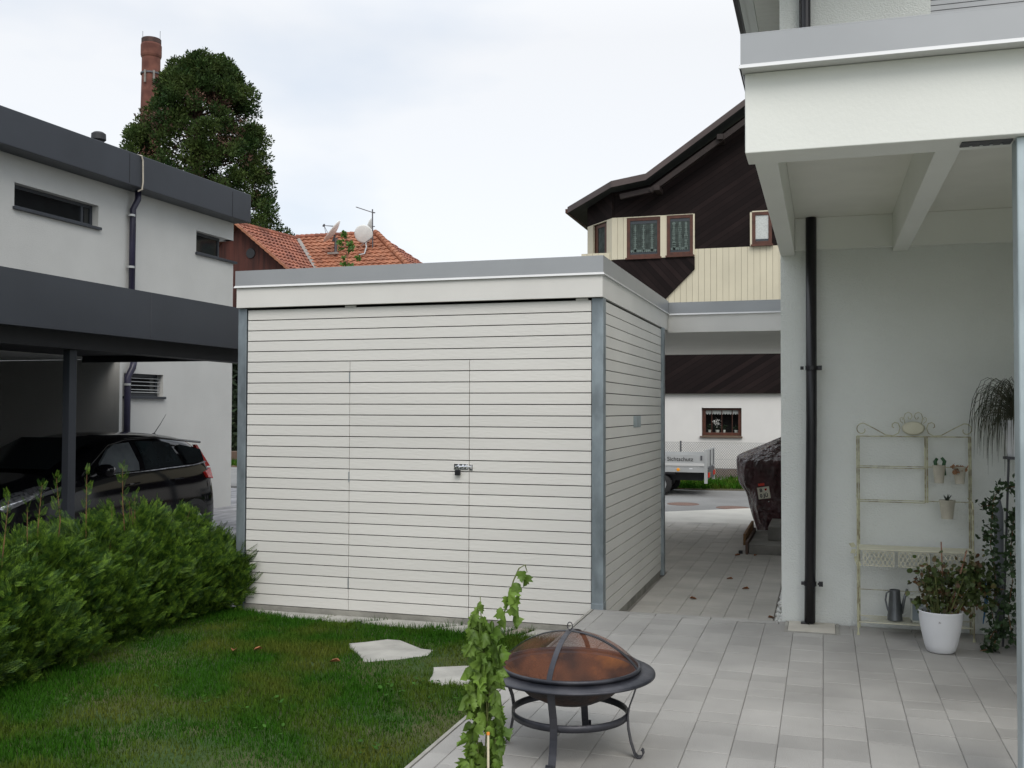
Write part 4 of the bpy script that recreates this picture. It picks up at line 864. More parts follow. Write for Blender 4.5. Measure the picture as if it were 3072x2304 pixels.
# watering can
wc = thing('watering_can', 'grey zinc watering can on the bottom shelf of the rack', 'watering can', (2.245, -.19, .094))
c0 = (2.245, -.19, .096)
MB().lathe([(0, 0), (.050, 0), (.052, .006), (.036, .205), (.036, .215), (.033, .215), (.033, .19), (0, .18)], c0, 26).build('can_body', M['zinc'], wc, smooth=False)
MB().tube([(c0[0]+.042, c0[1], c0[2]+.05), (c0[0]+.062, c0[1], c0[2]+.15), (c0[0]+.082, c0[1], c0[2]+.225)], [.013, .010, .008], 12).build('spout', M['zinc'], wc, smooth=True)
MB().tube([(c0[0]-.03, c0[1], c0[2]+.205), (c0[0]-.055, c0[1], c0[2]+.19), (c0[0]-.062, c0[1], c0[2]+.14), (c0[0]-.050, c0[1], c0[2]+.08), (c0[0]-.035, c0[1]-.02, c0[2]+.04)], .006, 8).build('handle', M['zinc'], wc, smooth=True)
ln = thing('lantern', 'small cream metal lantern standing behind the white planter', 'lantern', (2.395, -.18, .094))
b = MB(); lx, ly, lz0 = 2.395, -.18, .094
for dx in (-.045, .037):
    for dy in (-.04, .032): b.box(lx+dx, lx+dx+.008, ly+dy, ly+dy+.008, lz0, lz0+.17)
b.box(lx-.045, lx+.045, ly-.04, ly+.04, lz0, lz0+.012); b.box(lx-.045, lx+.045, ly-.04, ly-.034, lz0+.135, lz0+.17); b.box(lx-.045, lx+.045, ly+.034, ly+.04, lz0+.135, lz0+.17)
b.hexa([(lx-.055, ly-.05, lz0+.17), (lx+.055, ly-.05, lz0+.17), (lx+.055, ly+.05, lz0+.17), (lx-.055, ly+.05, lz0+.17), (lx-.02, ly-.02, lz0+.195), (lx+.02, ly-.02, lz0+.195), (lx+.02, ly+.02, lz0+.195), (lx-.02, ly+.02, lz0+.195)])
b.build('frame', M['lantern'], ln)
MB().box(lx-.037, lx+.037, ly-.036, ly+.032, lz0+.013, lz0+.134).build('glass', M['galv'], ln)
MB().tube([(lx+.012*math.cos(a), ly, lz0+.205+.012*math.sin(a)) for a in [2*PI*k/10 for k in range(11)]], .002, 5).build('ring', M['lantern'], ln)
# white planter with shrub
pc = (2.497, -.66, 0)
pt = thing('white_planter', 'round glossy white planter with a wilting reddish green plant', 'planter', pc)
MB().lathe([(0, .002), (.075, .0), (.088, .008), (.102, .05), (.122, .14), (.133, .215), (.137, .262), (.139, .27), (.136, .272), (.130, .262), (.126, .21), (0, .20)], pc, 48).build('pot', M['white'], pt, smooth=True)
MB().lathe([(0, .212), (.126, .212)], pc, 24).build('soil', M['soil'], pt)
b = MB(); sx, sy, sz = 2.478, -.793, .212
b.bar((sx-.008, sy-.0005, sz), (sx+.008, sy, sz), .002, .002); b.bar((sx, sy-.0005, sz), (sx, sy, sz+.008), .003, .002); b.build('logo_mark', M['brown'], pt)
b = MB(); tips = []
for k in range(22):
    a = rng.uniform(0, 2*PI); rr_ = rng.uniform(.05, .22); h_ = rng.uniform(.28, .5); tip = (pc[0]+rr_*math.cos(a)+.02, pc[1]+rr_*math.sin(a)*.7, h_+.04)
    b.tube([(pc[0]+.03*math.cos(a), pc[1]+.03*math.sin(a), .2), ((pc[0]+tip[0])/2, (pc[1]+tip[1])/2, h_*.65), tip], [.006, .005, .003], 6); tips.append(tip)
for t_ in [(2.70, -.56, .56), (2.76, -.5, .50), (2.80, -.48, .40), (2.68, -.6, .50)]:
    b.tube([(pc[0]+.03, pc[1]+.02, .2), (2.60, -.6, .45), t_], [.006, .005, .003], 6); tips += [t_]*3
b.build('stem', M['vstem'], pt)
T = []
for t_ in tips:
    for q in range(34): T.append((t_[0]+rng.normal(0, .04), t_[1]+rng.normal(0, .035), t_[2]+rng.normal(-.03, .05)))
T = np.array(T); rl = [(0, 0, 0), (.45, .15, .05), (.55, .55, .12), (.3, .95, .08), (0, 1, 0), (-.3, .95, .08), (-.55, .55, .12), (-.45, .15, .05)]
scatter('foliage', rl, [(0, 1, 2, 3, 4), (0, 4, 5, 6, 7)], rots(len(T), .3, 2.2, scale=(.016, .038)), T, M['shrubleaf'], pt)
tag(MB().tube([(2.525, -.60, .21), (2.520, -.50, .70)], .0045, 8).build('bamboo_stick', M['bamboo'], loc=(2.52, -.6, .2)), 'upright thin reddish stick in the white planter, in front of the rack', 'stick', 'sticks in the white planter')
tag(MB().tube([(2.545, -.62, .21), (2.665, -.60, .66)], .0045, 8).build('bamboo_stick', M['bamboo'], loc=(2.55, -.6, .2)), 'slanting reddish stick leaning to the right out of the white planter', 'stick', 'sticks in the white planter')
# grass plant on a tall stand, ivy, grey folded parasol
gp = thing('grass_plant', 'arching grass plant with thin drooping strands behind the galvanised post', 'plant', (3.03, -.45, 0))
MB().lathe([(0, 1.28), (.09, 1.28), (.125, 1.50), (.13, 1.50), (.13, 1.52), (0, 1.49)], (3.03, -.45, 0), 24).build('pot', M['white'], gp)
b = MB(); b.lathe([(.12, 1.262), (.12, 1.278), (0, 1.279)], (3.03, -.45, 0), 20)
for k in range(3):
    a = 2*PI*k/3+.5; b.tube([(3.03+.14*math.cos(a), -.45+.14*math.sin(a), 0), (3.03+.09*math.cos(a), -.45+.09*math.sin(a), 1.27)], .008, 6)
b.build('stand', M['steel'], gp)
b = MB()
for k in range(330):
    a = rng.uniform(0, 2*PI); L = rng.uniform(.14, .34); up = rng.uniform(.05, .36); dn = rng.uniform(.0, .40)*rng.random()**.5; c_, s_ = math.cos(a), math.sin(a)*.7
    pts = []
    for q in range(8):
        t = q/7; rr_ = L*(1-(1-t)**2.2); zz = 1.51+up*4*t*(1-t)*(1-t*.3)-dn*t**2.4; pts.append((3.03+rr_*c_, -.45+rr_*s_, zz))
    b.tube(pts, [.0018]*7+[.0005], 3, cap=False)
b.build('strands', M['strand'], gp)
iv = thing('ivy_plant', 'dark green ivy trailing from a stand down to the terrace floor', 'plant', (2.96, -.45, 0))
paths = [[(2.98, -.45, 1.08), (2.88, -.47, 1.06), (2.845, -.48, .98), (2.835, -.48, .83), (2.825, -.48, .70), (2.85, -.47, .55), (2.86, -.46, .4), (2.83, -.48, .25), (2.86, -.5, .08)],
         [(3.02, -.45, 1.02), (2.97, -.46, .85), (2.95, -.46, .65), (2.96, -.46, .45), (2.93, -.46, .25), (2.96, -.48, .05)],
         [(2.85, -.48, .95), (2.79, -.47, .95), (2.77, -.47, .94)], [(2.84, -.48, .74), (2.79, -.47, .72)], [(2.86, -.5, .1), (2.82, -.56, .02), (2.74, -.62, .015)], [(2.93, -.46, .2), (2.84, -.5, .12), (2.80, -.52, .06)], [(2.9, -.5, .4), (2.8, -.5, .42)], [(3.0, -.45, .9), (3.06, -.45, .5), (3.02, -.45, .1)]]
b = MB(); T = []
for p_ in paths:
    b.tube(p_, .003, 5)
    for q in range(len(p_)-1):
        A, B = np.array(p_[q]), np.array(p_[q+1]); m_ = int(np.linalg.norm(B-A)*260)+2
        for _ in range(m_): T.append(A+(B-A)*rng.random()+rng.normal(0, .024, 3))
b.build('stem', M['twig'], iv); T = np.array(T); T[:, 2] = np.maximum(T[:, 2], .01)
ivl = [(0, 0, 0), (.45, .1, .05), (.28, .4, .1), (.35, .7, .05), (0, 1, 0), (-.35, .7, .05), (-.28, .4, .1), (-.45, .1, .05)]
scatter('foliage', ivl, [(0, 1, 2, 3, 4), (0, 4, 5, 6, 7)], rots(len(T), .3, 2.4, scale=(.022, .045)), T, M['ivy'], iv)
MB().lathe([(0, 0), (.08, 0), (.11, .2), (.115, .2), (.1, .19), (0, .18)], (3.08, -.40, 0), 24).build('pot', M['white'], iv)
pr = thing('folded_parasol', 'grey pole shaped folded parasol leaning by the wall behind the ivy', 'parasol', (2.93, -.10, 0))
MB().tube([(2.93, -.10, .06), (2.932, -.10, .5), (2.935, -.10, .88), (2.94, -.1, .96)], [.022, .034, .03, .008], 12).build('canopy', M['graypole'], pr, smooth=True)
MB().tube([(2.93, -.10, 0), (2.93, -.10, .08)], .012, 10).build('pole', M['steel'], pr)
tag(MB().tube([(2.82, -.25, .42), (2.832, -.25, .30), (2.822, -.25, .22), (2.808, -.25, .12)], [.008, .014, .008, .003], 8).build('garden_tool', M['blue'], loc=(2.82, -.25, .1)), 'narrow blue garden tool hanging half hidden beside the ivy', 'garden tool')

# ================================================================== COVERED MOTORBIKE, BLOCKS, PLANKS
mb = thing('covered_motorbike', 'motorbike under a crumpled shiny black plastic cover beside the white house', 'motorbike', (1.0, 7.3, -.2))
RG = [(-.20, .86, 1.3), (-.1, .82, 1.34), (.0, .78, 1.36), (.10, .735, 1.38), (.25, .70, 1.39), (.405, .665, 1.40), (.45, .60, 1.40), (.52, .56, 1.41), (.62, .54, 1.42), (.75, .535, 1.42), (.86, .52, 1.42), (.91, .54, 1.42), (.95, .62, 1.42), (1.01, .77, 1.42), (1.07, .91, 1.41), (1.12, 1.02, 1.40), (1.17, 1.13, 1.38), (1.20, 1.22, 1.34)]
b = MB(); n = 72
for k, (z, xl, xr) in enumerate(RG):
    cxm = (xl+xr)/2; hx = (xr-xl)/2; hy = .85 if z < .4 else (.75 if z < .9 else .6*(1.25-z)/.35+.02)
    for j in range(n):
        a = 2*PI*j/n; ca, sa = math.cos(a), math.sin(a); e = .75
        w = 1+.040*math.sin(9*a+4*z)+.028*math.sin(17*a-9*z)+.016*math.sin(31*a+23*z)+.012*math.sin(23*z+5*a)
        if ca < -.9: w = 1+.2*(w-1)
        b.v.append((min(1.445, cxm+hx*w*math.copysign(abs(ca)**e, ca)), 7.55+hy*w*math.copysign(abs(sa)**e, sa), z+.012*math.sin(7*a+3)))
for k in range(len(RG)-1):
    for j in range(n): b.f.append((k*n+j, k*n+(j+1) % n, (k+1)*n+(j+1) % n, (k+1)*n+j))
b.f.append(tuple((len(RG)-1)*n+j for j in range(n)))
b.build('cover', M['cover'], mb, smooth=True, subsurf=1)
rp_ = Matrix.Rotation(R(-9), 3, 'Y')
lp = MB().obox((.965, 6.62, .43), (.165, .006, .165), rp_).build('licence_plate', M['whitem'], mb, bevel=.002)
text('B', .066, (.925, 6.613, .462), PI/2, 0, M['text'], lp, ry=R(-9), bold=.0015)
text('0 JÜ', .068, (.968, 6.613, .392), PI/2, 0, M['text'], lp, ry=R(-9), sx=.95, bold=.0015)
b = MB(); b.prism([(.975, 6.6165, .49), (1.005, 6.6165, .495), (1.004, 6.6165, .475), (.993, 6.6165, .46), (.976, 6.6165, .47)], (0, -.002, 0)); b.build('crest_mark', M['red'], lp)
MB().obox((.93, 6.615, .545), (.085, .01, .034), rp_).build('rear_reflector', M['reds'], mb)
MB().lathe([(0, -.005), (.008, -.004), (0, .0)], (1.03, 6.63, .31), 8, 'y').build('reflector', M['white'], mb)
tag(MB().box(.872, 1.445, 4.95, 6.55, -.2, -.08).build('concrete_block', M['concd'], bevel=.006, loc=(1.1, 5.7, -.2)), 'wide low grey concrete slab on the path in front of the motorbike', 'concrete block', 'grey concrete blocks by the house')
tag(MB().box(1.08, 1.445, 5.42, 6.5, -.079, .09).build('concrete_block', M['concd'], bevel=.006, loc=(1.25, 5.9, -.08)), 'upper grey concrete block lying on the wide slab against the house', 'concrete block', 'grey concrete blocks by the house')
tag(MB().box(.835, .866, 4.92, 6.5, -.2, -.045).build('plank', M['wood'], bevel=.003, loc=(.85, 5.7, -.2)), 'brown plank standing on edge tight against the low concrete slab', 'plank', 'planks beside the concrete blocks')
tag(MB().bar((.800, 5.25, -.06), (.820, 6.5, -.02), .03, .14).build('plank', M['woodo'], loc=(.81, 5.8, -.2)), 'shorter upright plank with orange sawn end, outermost beside the slab', 'plank', 'planks beside the concrete blocks')
tag(MB().box(.75, .80, 4.95, 5.0, -.2, -.16).build('wood_block', M['black'], bevel=.004, loc=(.77, 4.97, -.2)), 'tiny dark block on the paving left of the planks', 'block')
for (x, y, lab) in [(-.901, 12.2, 'rusty round manhole cover in the road, left one below the trailer'), (.10, 11.75, 'rusty round manhole cover in the road, right one nearer the forecourt')]:
    mh = thing('manhole_cover', lab, 'manhole cover', (x, y, -.28), 'manhole covers in the road')
    MB().lathe([(0, -.272), (.27, -.272), (.28, -.276)], (x, y, 0), 32).build('lid', M['manhole'], mh)
    MB().lathe([(.285, -.276), (.285, -.273), (.31, -.273), (.315, -.279)], (x, y, 0), 32).build('frame', M['manhole'], mh)

# ================================================================== TRAILER
tr = thing('flatbed_trailer', 'aluminium flatbed trailer with black lettering parked across the road', 'trailer', (-2.5, 15.0, -.28))
ty = 14.1
b = MB(); b.box(-4.8, -.70, ty, ty+.03, .345, .615); b.box(-4.8, -.70, ty+1.55, ty+1.58, .345, .615); b.box(-4.8, -4.77, ty+.03, ty+1.55, .345, .615); b.build('side_panel', M['alu'], tr)
MB().box(-4.8, -.70, ty-.012, ty-.001, .375, .43).build('panel_rib', M['edge'], tr)
MB().box(-4.8, -.70, ty-.008, ty+1.59, .235, .335).build('chassis', M['alu'], tr)
MB().box(-4.8, -.75, ty+.2, ty+1.4, .05, .234).build('underframe', M['black'], tr)
MB().box(-.70, -.635, ty-.01, ty+.06, -.0, .73).box(-.70, -.635, ty+1.52, ty+1.58, -.0, .73).build('corner_post', M['alu'], tr)
tg = MB().box(-.69, -.66, ty+.07, ty+1.5, .345, .72).build('tailgate', M['alu'], tr)
b = MB()
for y in (ty+.1, ty+.75, ty+1.42): b.box(-.659, -.645, y, y+.05, .35, .70)
b.build('tailgate_rib', M['steel'], tg)
MB().box(-.69, -.64, ty+.07, ty+1.5, .08, .30).build('rear_bar', M['steel'], tr)
for y in (ty+.18, ty+1.28):
    MB().box(-.639, -.62, y, y+.2, .12, .22).build('rear_light', M['red'], tr)
    MB().box(-.639, -.622, y+.21, y+.27, .12, .22).build('rear_indicator', M['amber'], tr)
MB().lathe([(0, -.012), (.032, -.01), (.036, 0)], (-1.26, ty-.009, .29), 14, 'y').build('side_marker', M['amber'], tr)
MB().box(-1.02, -.95, ty-.014, ty-.009, .305, .325).build('reflector', M['white'], tr)
text('gen - Sichtschutz', .125, (-1.36, ty-.004, .515), PI/2, 0, M['text'], tr, sx=1.0, bold=.001)
MB().box(-.78, -.74, ty-.012, ty-.001, .5, .6).build('latch', M['steel'], tr)
for x in (-1.66, -2.4):
    for y, s in ((ty+.02, -1), (ty+1.56, 1)):
        wh = MB().lathe([(.14, .0), (.22, .01*s), (.245, -.03*s), (.245, -.15*s), (.14, -.16*s)], (x, y, -.036), 24, 'y').build('wheel', M['rubber'], tr, smooth=True)
        rb = MB().lathe([(.145, .0), (.13, -.02*s), (.06, -.01*s), (0, .0)], (x, y, -.036), 20, 'y'); rb.build('rim', M['alu'], wh)
        MB().lathe([(.0, .012*s), (.03, .01*s), (.035, -.01*s)], (x, y, -.036), 10, 'y').build('hub', M['alu'], wh)
MB().box(-2.75, -1.33, ty+.0, ty+.22, .185, .23).build('mudguard', M['black'], tr)
MB().box(-4.9, -6.2, ty+.75, ty+.85, .12, .2).build('drawbar', M['alu'], tr)

# ================================================================== CHALET HOUSE
ch = thing('chalet_house', 'big house with dark brown timber gable, cream boards and white plaster ground floor', 'house', (0, 20, -.25))
CY = 20.0
M['plasterc'] = mat('chalet_plaster', (.66, .645, .62), .9, var=.02, vs=2, bump=.15, bs=60)
b = MB(); b.facade('y', CY, -3.9, 9, .0, 2.05, [(-1.431, -.362, .874, 1.656)], .25); b.poly([(-3.9, CY, 0), (-3.9, 32, 0), (-3.9, 32, 2.05), (-3.9, CY, 2.05)]); b.build('ground_floor_wall', M['plasterc'], ch)
MB().box(-4.0, 9, CY-.05, CY+.1, -.3, -.02).build('base_plinth', M['plinth'], ch)
MB().box(-4.8, 9, CY-.12, CY-.02, 2.04, 3.55).build('dark_cladding', M['dkwood'], ch)
b = MB(); x = -4.8
while x < 9: b.box(x, x+.158, CY-.10, CY-.075, 3.555, 6.02); x += .165
b.build('cream_cladding', M['creamw'], ch); MB().box(-4.8, 9, CY-.075, CY-.02, 3.555, 6.02).build('cladding_backing', M['creamg'], ch)
# gable wall (dark diagonal boards)
b = MB(); b.prism([(-3.904, CY-.1, 6.021), (9, CY-.1, 6.021), (9, CY-.1, 12.5), (3, CY-.1, 11.8), (-.229, CY-.1, 9.6), (-2.80, CY-.1, 7.9), (-3.904, CY-.1, 7.7)], (0, .12, 0)); b.build('gable_wall', M['dkwood'], ch)
# corner bay: chamfered wall
CB = (-4.87, 20.966)
b = MB(); q = CY-.105
b.prism([(-3.904, q, 5.8), (-1.6, q, 5.8), (-1.6, q, 5.46), (-2.40, q, 4.666), (-3.904, q, 3.4)], (0, -.05, 0)); b.build('bay_base', M['dkwood2'], ch)
b = MB(); yq = q-.06
for (x0, x1, z0, z1) in [(-3.904, -3.484, 5.81, 6.99), (-2.54, -2.362, 5.81, 6.985), (-1.64, -1.598, 5.84, 6.985), (-3.484, -2.54, 6.965, 6.99), (-2.362, -1.64, 6.975, 6.99)]:
    x = x0
    while x < x1-.001: w = min(.158, x1-x); b.box(x, x+w, yq, yq+.06, z0, z1); x += .165
b.build('bay_cladding', M['creamw'], ch)
b = MB(); A = Vector((-3.904, yq+.0, 0)); B = Vector((CB[0], CB[1], 0)); nrm = Vector((-.707, -.707, 0))
def cb(t0, t1, z0, z1, d0=0, d1=-.06):
    p, q_ = A+(B-A)*t0, A+(B-A)*t1; a0, a1 = nrm*d0, nrm*d1
    return [p+a1+Vector((0, 0, z0)), q_+a1+Vector((0, 0, z0)), q_+a0+Vector((0, 0, z0)), p+a0+Vector((0, 0, z0)), p+a1+Vector((0, 0, z1)), q_+a1+Vector((0, 0, z1)), q_+a0+Vector((0, 0, z1)), p+a0+Vector((0, 0, z1))]
b.hexa(cb(0, .21, 5.8, 6.985)); b.hexa(cb(.77, 1, 5.3, 6.985)); b.hexa(cb(.21, .77, 6.965, 6.985)); b.hexa(cb(.21, .77, 5.3, 5.8)); b.build('bay_side_cladding', M['creamw'], ch)
b = MB().hexa(cb(0, 1, 6.99, 7.9)); b.build('bay_side_boards', M['dkwood2'], ch)
b = MB().hexa(cb(0, 1, 3.5, 5.79)); b.build('bay_side_base', M['dkwood2'], ch)
b = MB().hexa(cb(.25, .38, 5.8, 6.95, -.08, -.12)).hexa(cb(.66, .77, 5.8, 6.95, -.08, -.12)).hexa(cb(.38, .66, 6.86, 6.95, -.08, -.12)); wf_ = b.build('window', M['brown'], ch); MB().hexa(cb(.38, .66, 5.8, 6.86, -.10, -.11)).build('pane', M['sheer'], wf_)
MB().poly([(CB[0], CB[1], -.3), (CB[0], 32, -.3), (CB[0], 32, 7.4), (CB[0], CB[1], 7.4)]).build('side_wall', M['dkwood'], ch)
def cwin(x0, x1, z0, z1, y, kind):
    fr = MB(); w = .09; fr.box(x0, x0+w, y, y+.05, z0, z1); fr.box(x1-w, x1, y, y+.05, z0, z1); fr.box(x0+w, x1-w, y, y+.05, z0, z0+w); fr.box(x0+w, x1-w, y, y+.05, z1-w, z1)
    o = fr.build('window', M['brown'], ch, bevel=.006)
    MB().box(x0-.03, x1+.03, y-.06, y+.02, z0-.05, z0-.001).build('sill', M['brown'], o)
    ix0, ix1, iz0, iz1 = x0+w, x1-w, z0+w, z1-w
    if kind == 'lace':
        MB().box(ix0, ix1, y+.03, y+.035, iz0, iz1).build('pane', M['glassd'], o)
        b = MB(); nn = 30
        for k in range(nn):
            xa = ix0+.02+(ix1-ix0-.04)*k/nn; xb = ix0+.02+(ix1-ix0-.04)*(k+1)/nn; ya = y+.022+.004*math.sin(k*1.3); yb = y+.022+.004*math.sin((k+1)*1.3); b.poly([(xa, ya, iz0+.06+.01*math.sin(k)), (xb, yb, iz0+.06+.01*math.sin(k+1)), (xb, yb, iz1-.08), (xa, ya, iz1-.08)])
        nsheer = len(b.f); yl = y+.014
        for c in range(3):
            xc = ix0+(ix1-ix0)*(c+.62)/3.25
            for q in range(13):
                zz = iz1-.14-q*.058; rr_ = rng.uniform(.020, .045)
                b.poly([(xc+rr_*math.cos(t)*rng.uniform(.7, 1.2), yl, zz+rr_*math.sin(t)*1.2) for t in [2*PI*k/7 for k in range(7)]])
                for s in (-1, 1): b.poly([(xc+s*.04, yl, zz), (xc+s*.055, yl, zz+.02), (xc+s*.05, yl, zz-.02)])
        k = 0; xw = ix0+.02
        while xw < ix1-.05: b.poly([(xw, yl, iz0+.13), (xw, yl, iz0+.08), (xw+.028, yl, iz0+.055), (xw+.055, yl, iz0+.08), (xw+.055, yl, iz0+.13)]); xw += .06
        cu = b.build('curtain', M['sheer'], o); cu.data.materials.append(M['lace'])
        for pp_ in cu.data.polygons:
            if pp_.index >= nsheer: pp_.material_index = 1
    elif kind == 'white':
        MB().box(ix0, ix1, y+.03, y+.035, iz0, iz1).build('pane', M['glassd'], o)
        b = MB(); k = 0
        for k in range(20):
            xa = ix0+(ix1-ix0)*k/20; xb = ix0+(ix1-ix0)*(k+1)/20; b.poly([(xa, y+.024, iz0+.05+.02*(k % 2)), (xb, y+.024, iz0+.05+.02*((k+1) % 2)), (xb, y+.024, iz1), (xa, y+.024, iz1)])
        b.build('curtain', M['lacew'], o)
    return o
cwin(-3.484, -2.54, 5.84, 6.962, q-.045, 'lace'); cwin(-2.362, -1.64, 5.86, 6.975, q-.045, 'lace'); cwin(-.06, .46, 6.06, 6.94, CY-.15, 'white')
b = MB(); b.box(-.115, -.062, CY-.14, CY-.101, 6.03, 6.975); b.box(-.115, .52, CY-.14, CY-.101, 6.945, 6.975); b.build('window_surround', M['creamw'], ch)
# ground-floor window with plants behind it
gw = MB(); x0, x1, z0, z1 = -1.425, -.368, .884, 1.65; y = CY+.10; w = .09
gw.box(x0, x0+w, y, y+.06, z0, z1); gw.box(x1-w, x1, y, y+.06, z0, z1); gw.box(x0+w, x1-w, y, y+.06, z0, z0+w); gw.box(x0+w, x1-w, y, y+.06, z1-w*.7, z1)
for xm in (-1.17, -.90, -.62): gw.box(xm-.008, xm+.008, y+.005, y+.05, z0+w, z1-w*.7)
gwo = gw.build('window', M['brown'], ch, bevel=.004); MB().box(x0-.05, x1+.03, CY-.07, CY+.1, z0-.045, z0-.006).build('sill', M['plinth'], gwo)
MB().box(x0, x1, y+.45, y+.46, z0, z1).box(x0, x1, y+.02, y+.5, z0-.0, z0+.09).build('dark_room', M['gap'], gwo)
b = MB(); xw = x0+w
while xw < x1-w-.02: b.poly([(xw, y+.065, z1-.05), (xw, y+.065, z1-.15), (xw+.035, y+.065, z1-.19), (xw+.07, y+.065, z1-.15), (xw+.07, y+.065, z1-.05)]); xw += .07
b.build('lace_valance', M['lacew'], gwo)
for i, (px_, pr_, plab) in enumerate([(-1.245, .045, 'small cream pot behind the ground floor window, leftmost'), (-1.03, .06, 'cream pot holding the white orchid behind the window'), (-.845, .035, 'tiny white pot right of the orchid behind the window'), (-.53, .06, 'wide pale pot behind the window, rightmost')]):
    po = thing('window_pot', plab, 'flower pot', (px_, y+.16, z0+.1), 'flower pots behind the window')
    MB().lathe([(0, .09), (pr_*.7, .09), (pr_, .09+.07), (0, .155)], (px_, y+.16, z0), 14).build('pot', M['lantern'], po)
    nl = 30; T = np.stack([px_+rng.normal(0, .035, nl), y+.16+rng.normal(0, .02, nl), z0+.19+rng.uniform(0, .1, nl)], 1)
    scatter('leaves', rl, [(0, 1, 2, 3, 4), (0, 4, 5, 6, 7)], rots(nl, scale=(.03, .05)), T, M['bush'], po)
    if i == 1:
        nl = 70; T = np.stack([px_-.02+rng.normal(0, .05, nl), y+.13+rng.normal(0, .02, nl), z0+.36+rng.normal(0, .05, nl)], 1)
        scatter('blossoms', rl, [(0, 1, 2, 3, 4), (0, 4, 5, 6, 7)], rots(nl, scale=(.02, .04)), T, M['gravel'], po)
# roof
b = MB(); top = [(3.6, 12.35), (-.229, 9.821), (-2.839, 8.037), (-3.795, 7.894)]; yv = 19.2; th = .16
for (a, c) in zip(top[:-1], top[1:]):
    b.hexa([(c[0], yv, c[1]-th), (a[0], yv, a[1]-th), (a[0], 34, a[1]-th), (c[0], 34, c[1]-th), (c[0], yv, c[1]), (a[0], yv, a[1]), (a[0], 34, a[1]), (c[0], 34, c[1])])
b.hexa([(3.6, yv, 12.19), (10, yv, 8.3), (10, 34, 8.3), (3.6, 34, 12.19), (3.6, yv, 12.35), (10, yv, 8.46), (10, 34, 8.46), (3.6, 34, 12.35)])
# corner piece turning round the bay
b.hexa([(-5.418, 20.823, 7.43), (-3.795, yv, 7.734), (-3.795, 34, 7.734), (-5.418, 34, 7.43), (-5.418, 20.823, 7.59), (-3.795, yv, 7.894), (-3.795, 34, 7.894), (-5.418, 34, 7.59)])
b.build('roof', M['roofd'], ch)
b = MB()
for (a, c) in zip(top[:-1], top[1:]):
    b.hexa([(c[0], yv-.03, c[1]-.185), (a[0], yv-.03, a[1]-.185), (a[0], yv-.002, a[1]-.185), (c[0], yv-.002, c[1]-.185), (c[0], yv-.03, c[1]-.01), (a[0], yv-.03, a[1]-.01), (a[0], yv-.002, a[1]-.01), (c[0], yv-.002, c[1]-.01)])
b.hexa([(-5.44, 20.80, 7.40), (-3.797, yv-.03, 7.709), (-3.797, yv-.002, 7.709), (-5.42, 20.82, 7.40), (-5.44, 20.80, 7.575), (-3.797, yv-.03, 7.884), (-3.797, yv-.002, 7.884), (-5.42, 20.82, 7.575)])
b.build('verge_board', M['darktrim'], ch)
b = MB()
for (xp, zp) in [(-2.55, 7.86), (-.85, 9.12), (1.2, 10.5)]: b.box(xp-.08, xp+.08, 19.25, 19.88, zp-.28, zp-.14)
b.bar((-3.6, 19.5, 7.50), (-2.75, 19.5, 7.64), .12, .14); b.bar((-2.75, 19.45, 7.60), (1.5, 19.45, 10.45), .14, .14); b.build('roof_beam', M['beamd'], ch)
MB().poly([(-5.45, 20.9, 7.42), (-5.55, 34, 7.42), (-5.55, 34, 7.54), (-5.45, 20.9, 7.54)]).build('gutter', M['brown'], ch, solid=.08)
# chain-link fence
fe = thing('chain_link_fence', 'grey chain link fence in front of the white wall of the chalet', 'fence', (-.5, 19.2, -.26))
b = MB(); x0, x1, z0, z1 = -3.2, 2.2, -.22, .73; st_ = .062; k = 0; x = x0-(z1-z0)
while x < x1:
    for s in (1, -1):
        if s > 0: p, q_ = [x, z0], [x+(z1-z0)*.85, z1]
        else: p, q_ = [x, z1], [x+(z1-z0)*.85, z0]
        if p[0] >= x0 and q_[0] <= x1+.8: b.bar((p[0], 19.2, p[1]), (q_[0], 19.2, q_[1]), .0075, .0075, (0, 1, 0))
    x += st_
for z in (z1, .28, z0): b.bar((x0, 19.2, z), (x1+.8, 19.2, z), .005, .005)
b.build('wire_mesh', M['fence'], fe)
for x in (-1.90, .75, 2.9, -4.0): MB().tube([(x, 19.22, -.3), (x, 19.22, .76)], .025, 10).build('fence_post', M['steel'], fe)
tag(MB().box(-4, 3, 18.9, 19.1, -.3, -.225).build('kerb_stones', M['conc'], bevel=.01), kind='structure')

# ================================================================== RED-ROOFED BARN
bn = thing('tiled_barn', 'old barn with red clay tile roof and dark red timber gable', 'barn', (-21, 36, -.4))
def tiles(name, P, rows, wave, m, parent, lift=.0):
    """P(s,t): s across 0..1, t up-slope 0..1 ; rows of overlapping wavy tiles"""
    b = MB()
    for r_i in range(rows):
        t0 = r_i/rows; t1 = min(1, (r_i+1.12)/rows)
        L = (Vector(P(1, t0))-Vector(P(0, t0))).length; nc = max(2, int(L/.30)); ux = (Vector(P(1, t0))-Vector(P(0, t0))).normalized(); upv = (Vector(P(.5, 1))-Vector(P(.5, 0))).normalized(); nv = ux.cross(upv).normalized()
        if nv.z < 0: nv = -nv
        for c in range(nc):
            sub = 5; i0 = len(b.v)
            for q in range(sub+1):
                s = (c+q/sub)/nc; ph = math.sin(2*PI*q/sub)*.028; jit = ((c*37+r_i*91) % 17)/17*.008
                b.v.append(tuple(Vector(P(s, t0))+nv*(.075+ph+jit+lift))); b.v.append(tuple(Vector(P(s, t1))+nv*(.02+ph+lift))); b.v.append(tuple(Vector(P(s, t0))+nv*(.03+ph+lift)))
            for q in range(sub):
                k = i0+3*q; b.f.append((k, k+3, k+4, k+1)); b.f.append((k, k+2, k+5, k+3))
    return b.build(name, m, parent)
def lerp(a, b, t): return tuple(a[i]+(b[i]-a[i])*t for i in range(3))
RL, RR = (-23.55, 36.9, 10.2), (-19.19, 36.9, 10.2)
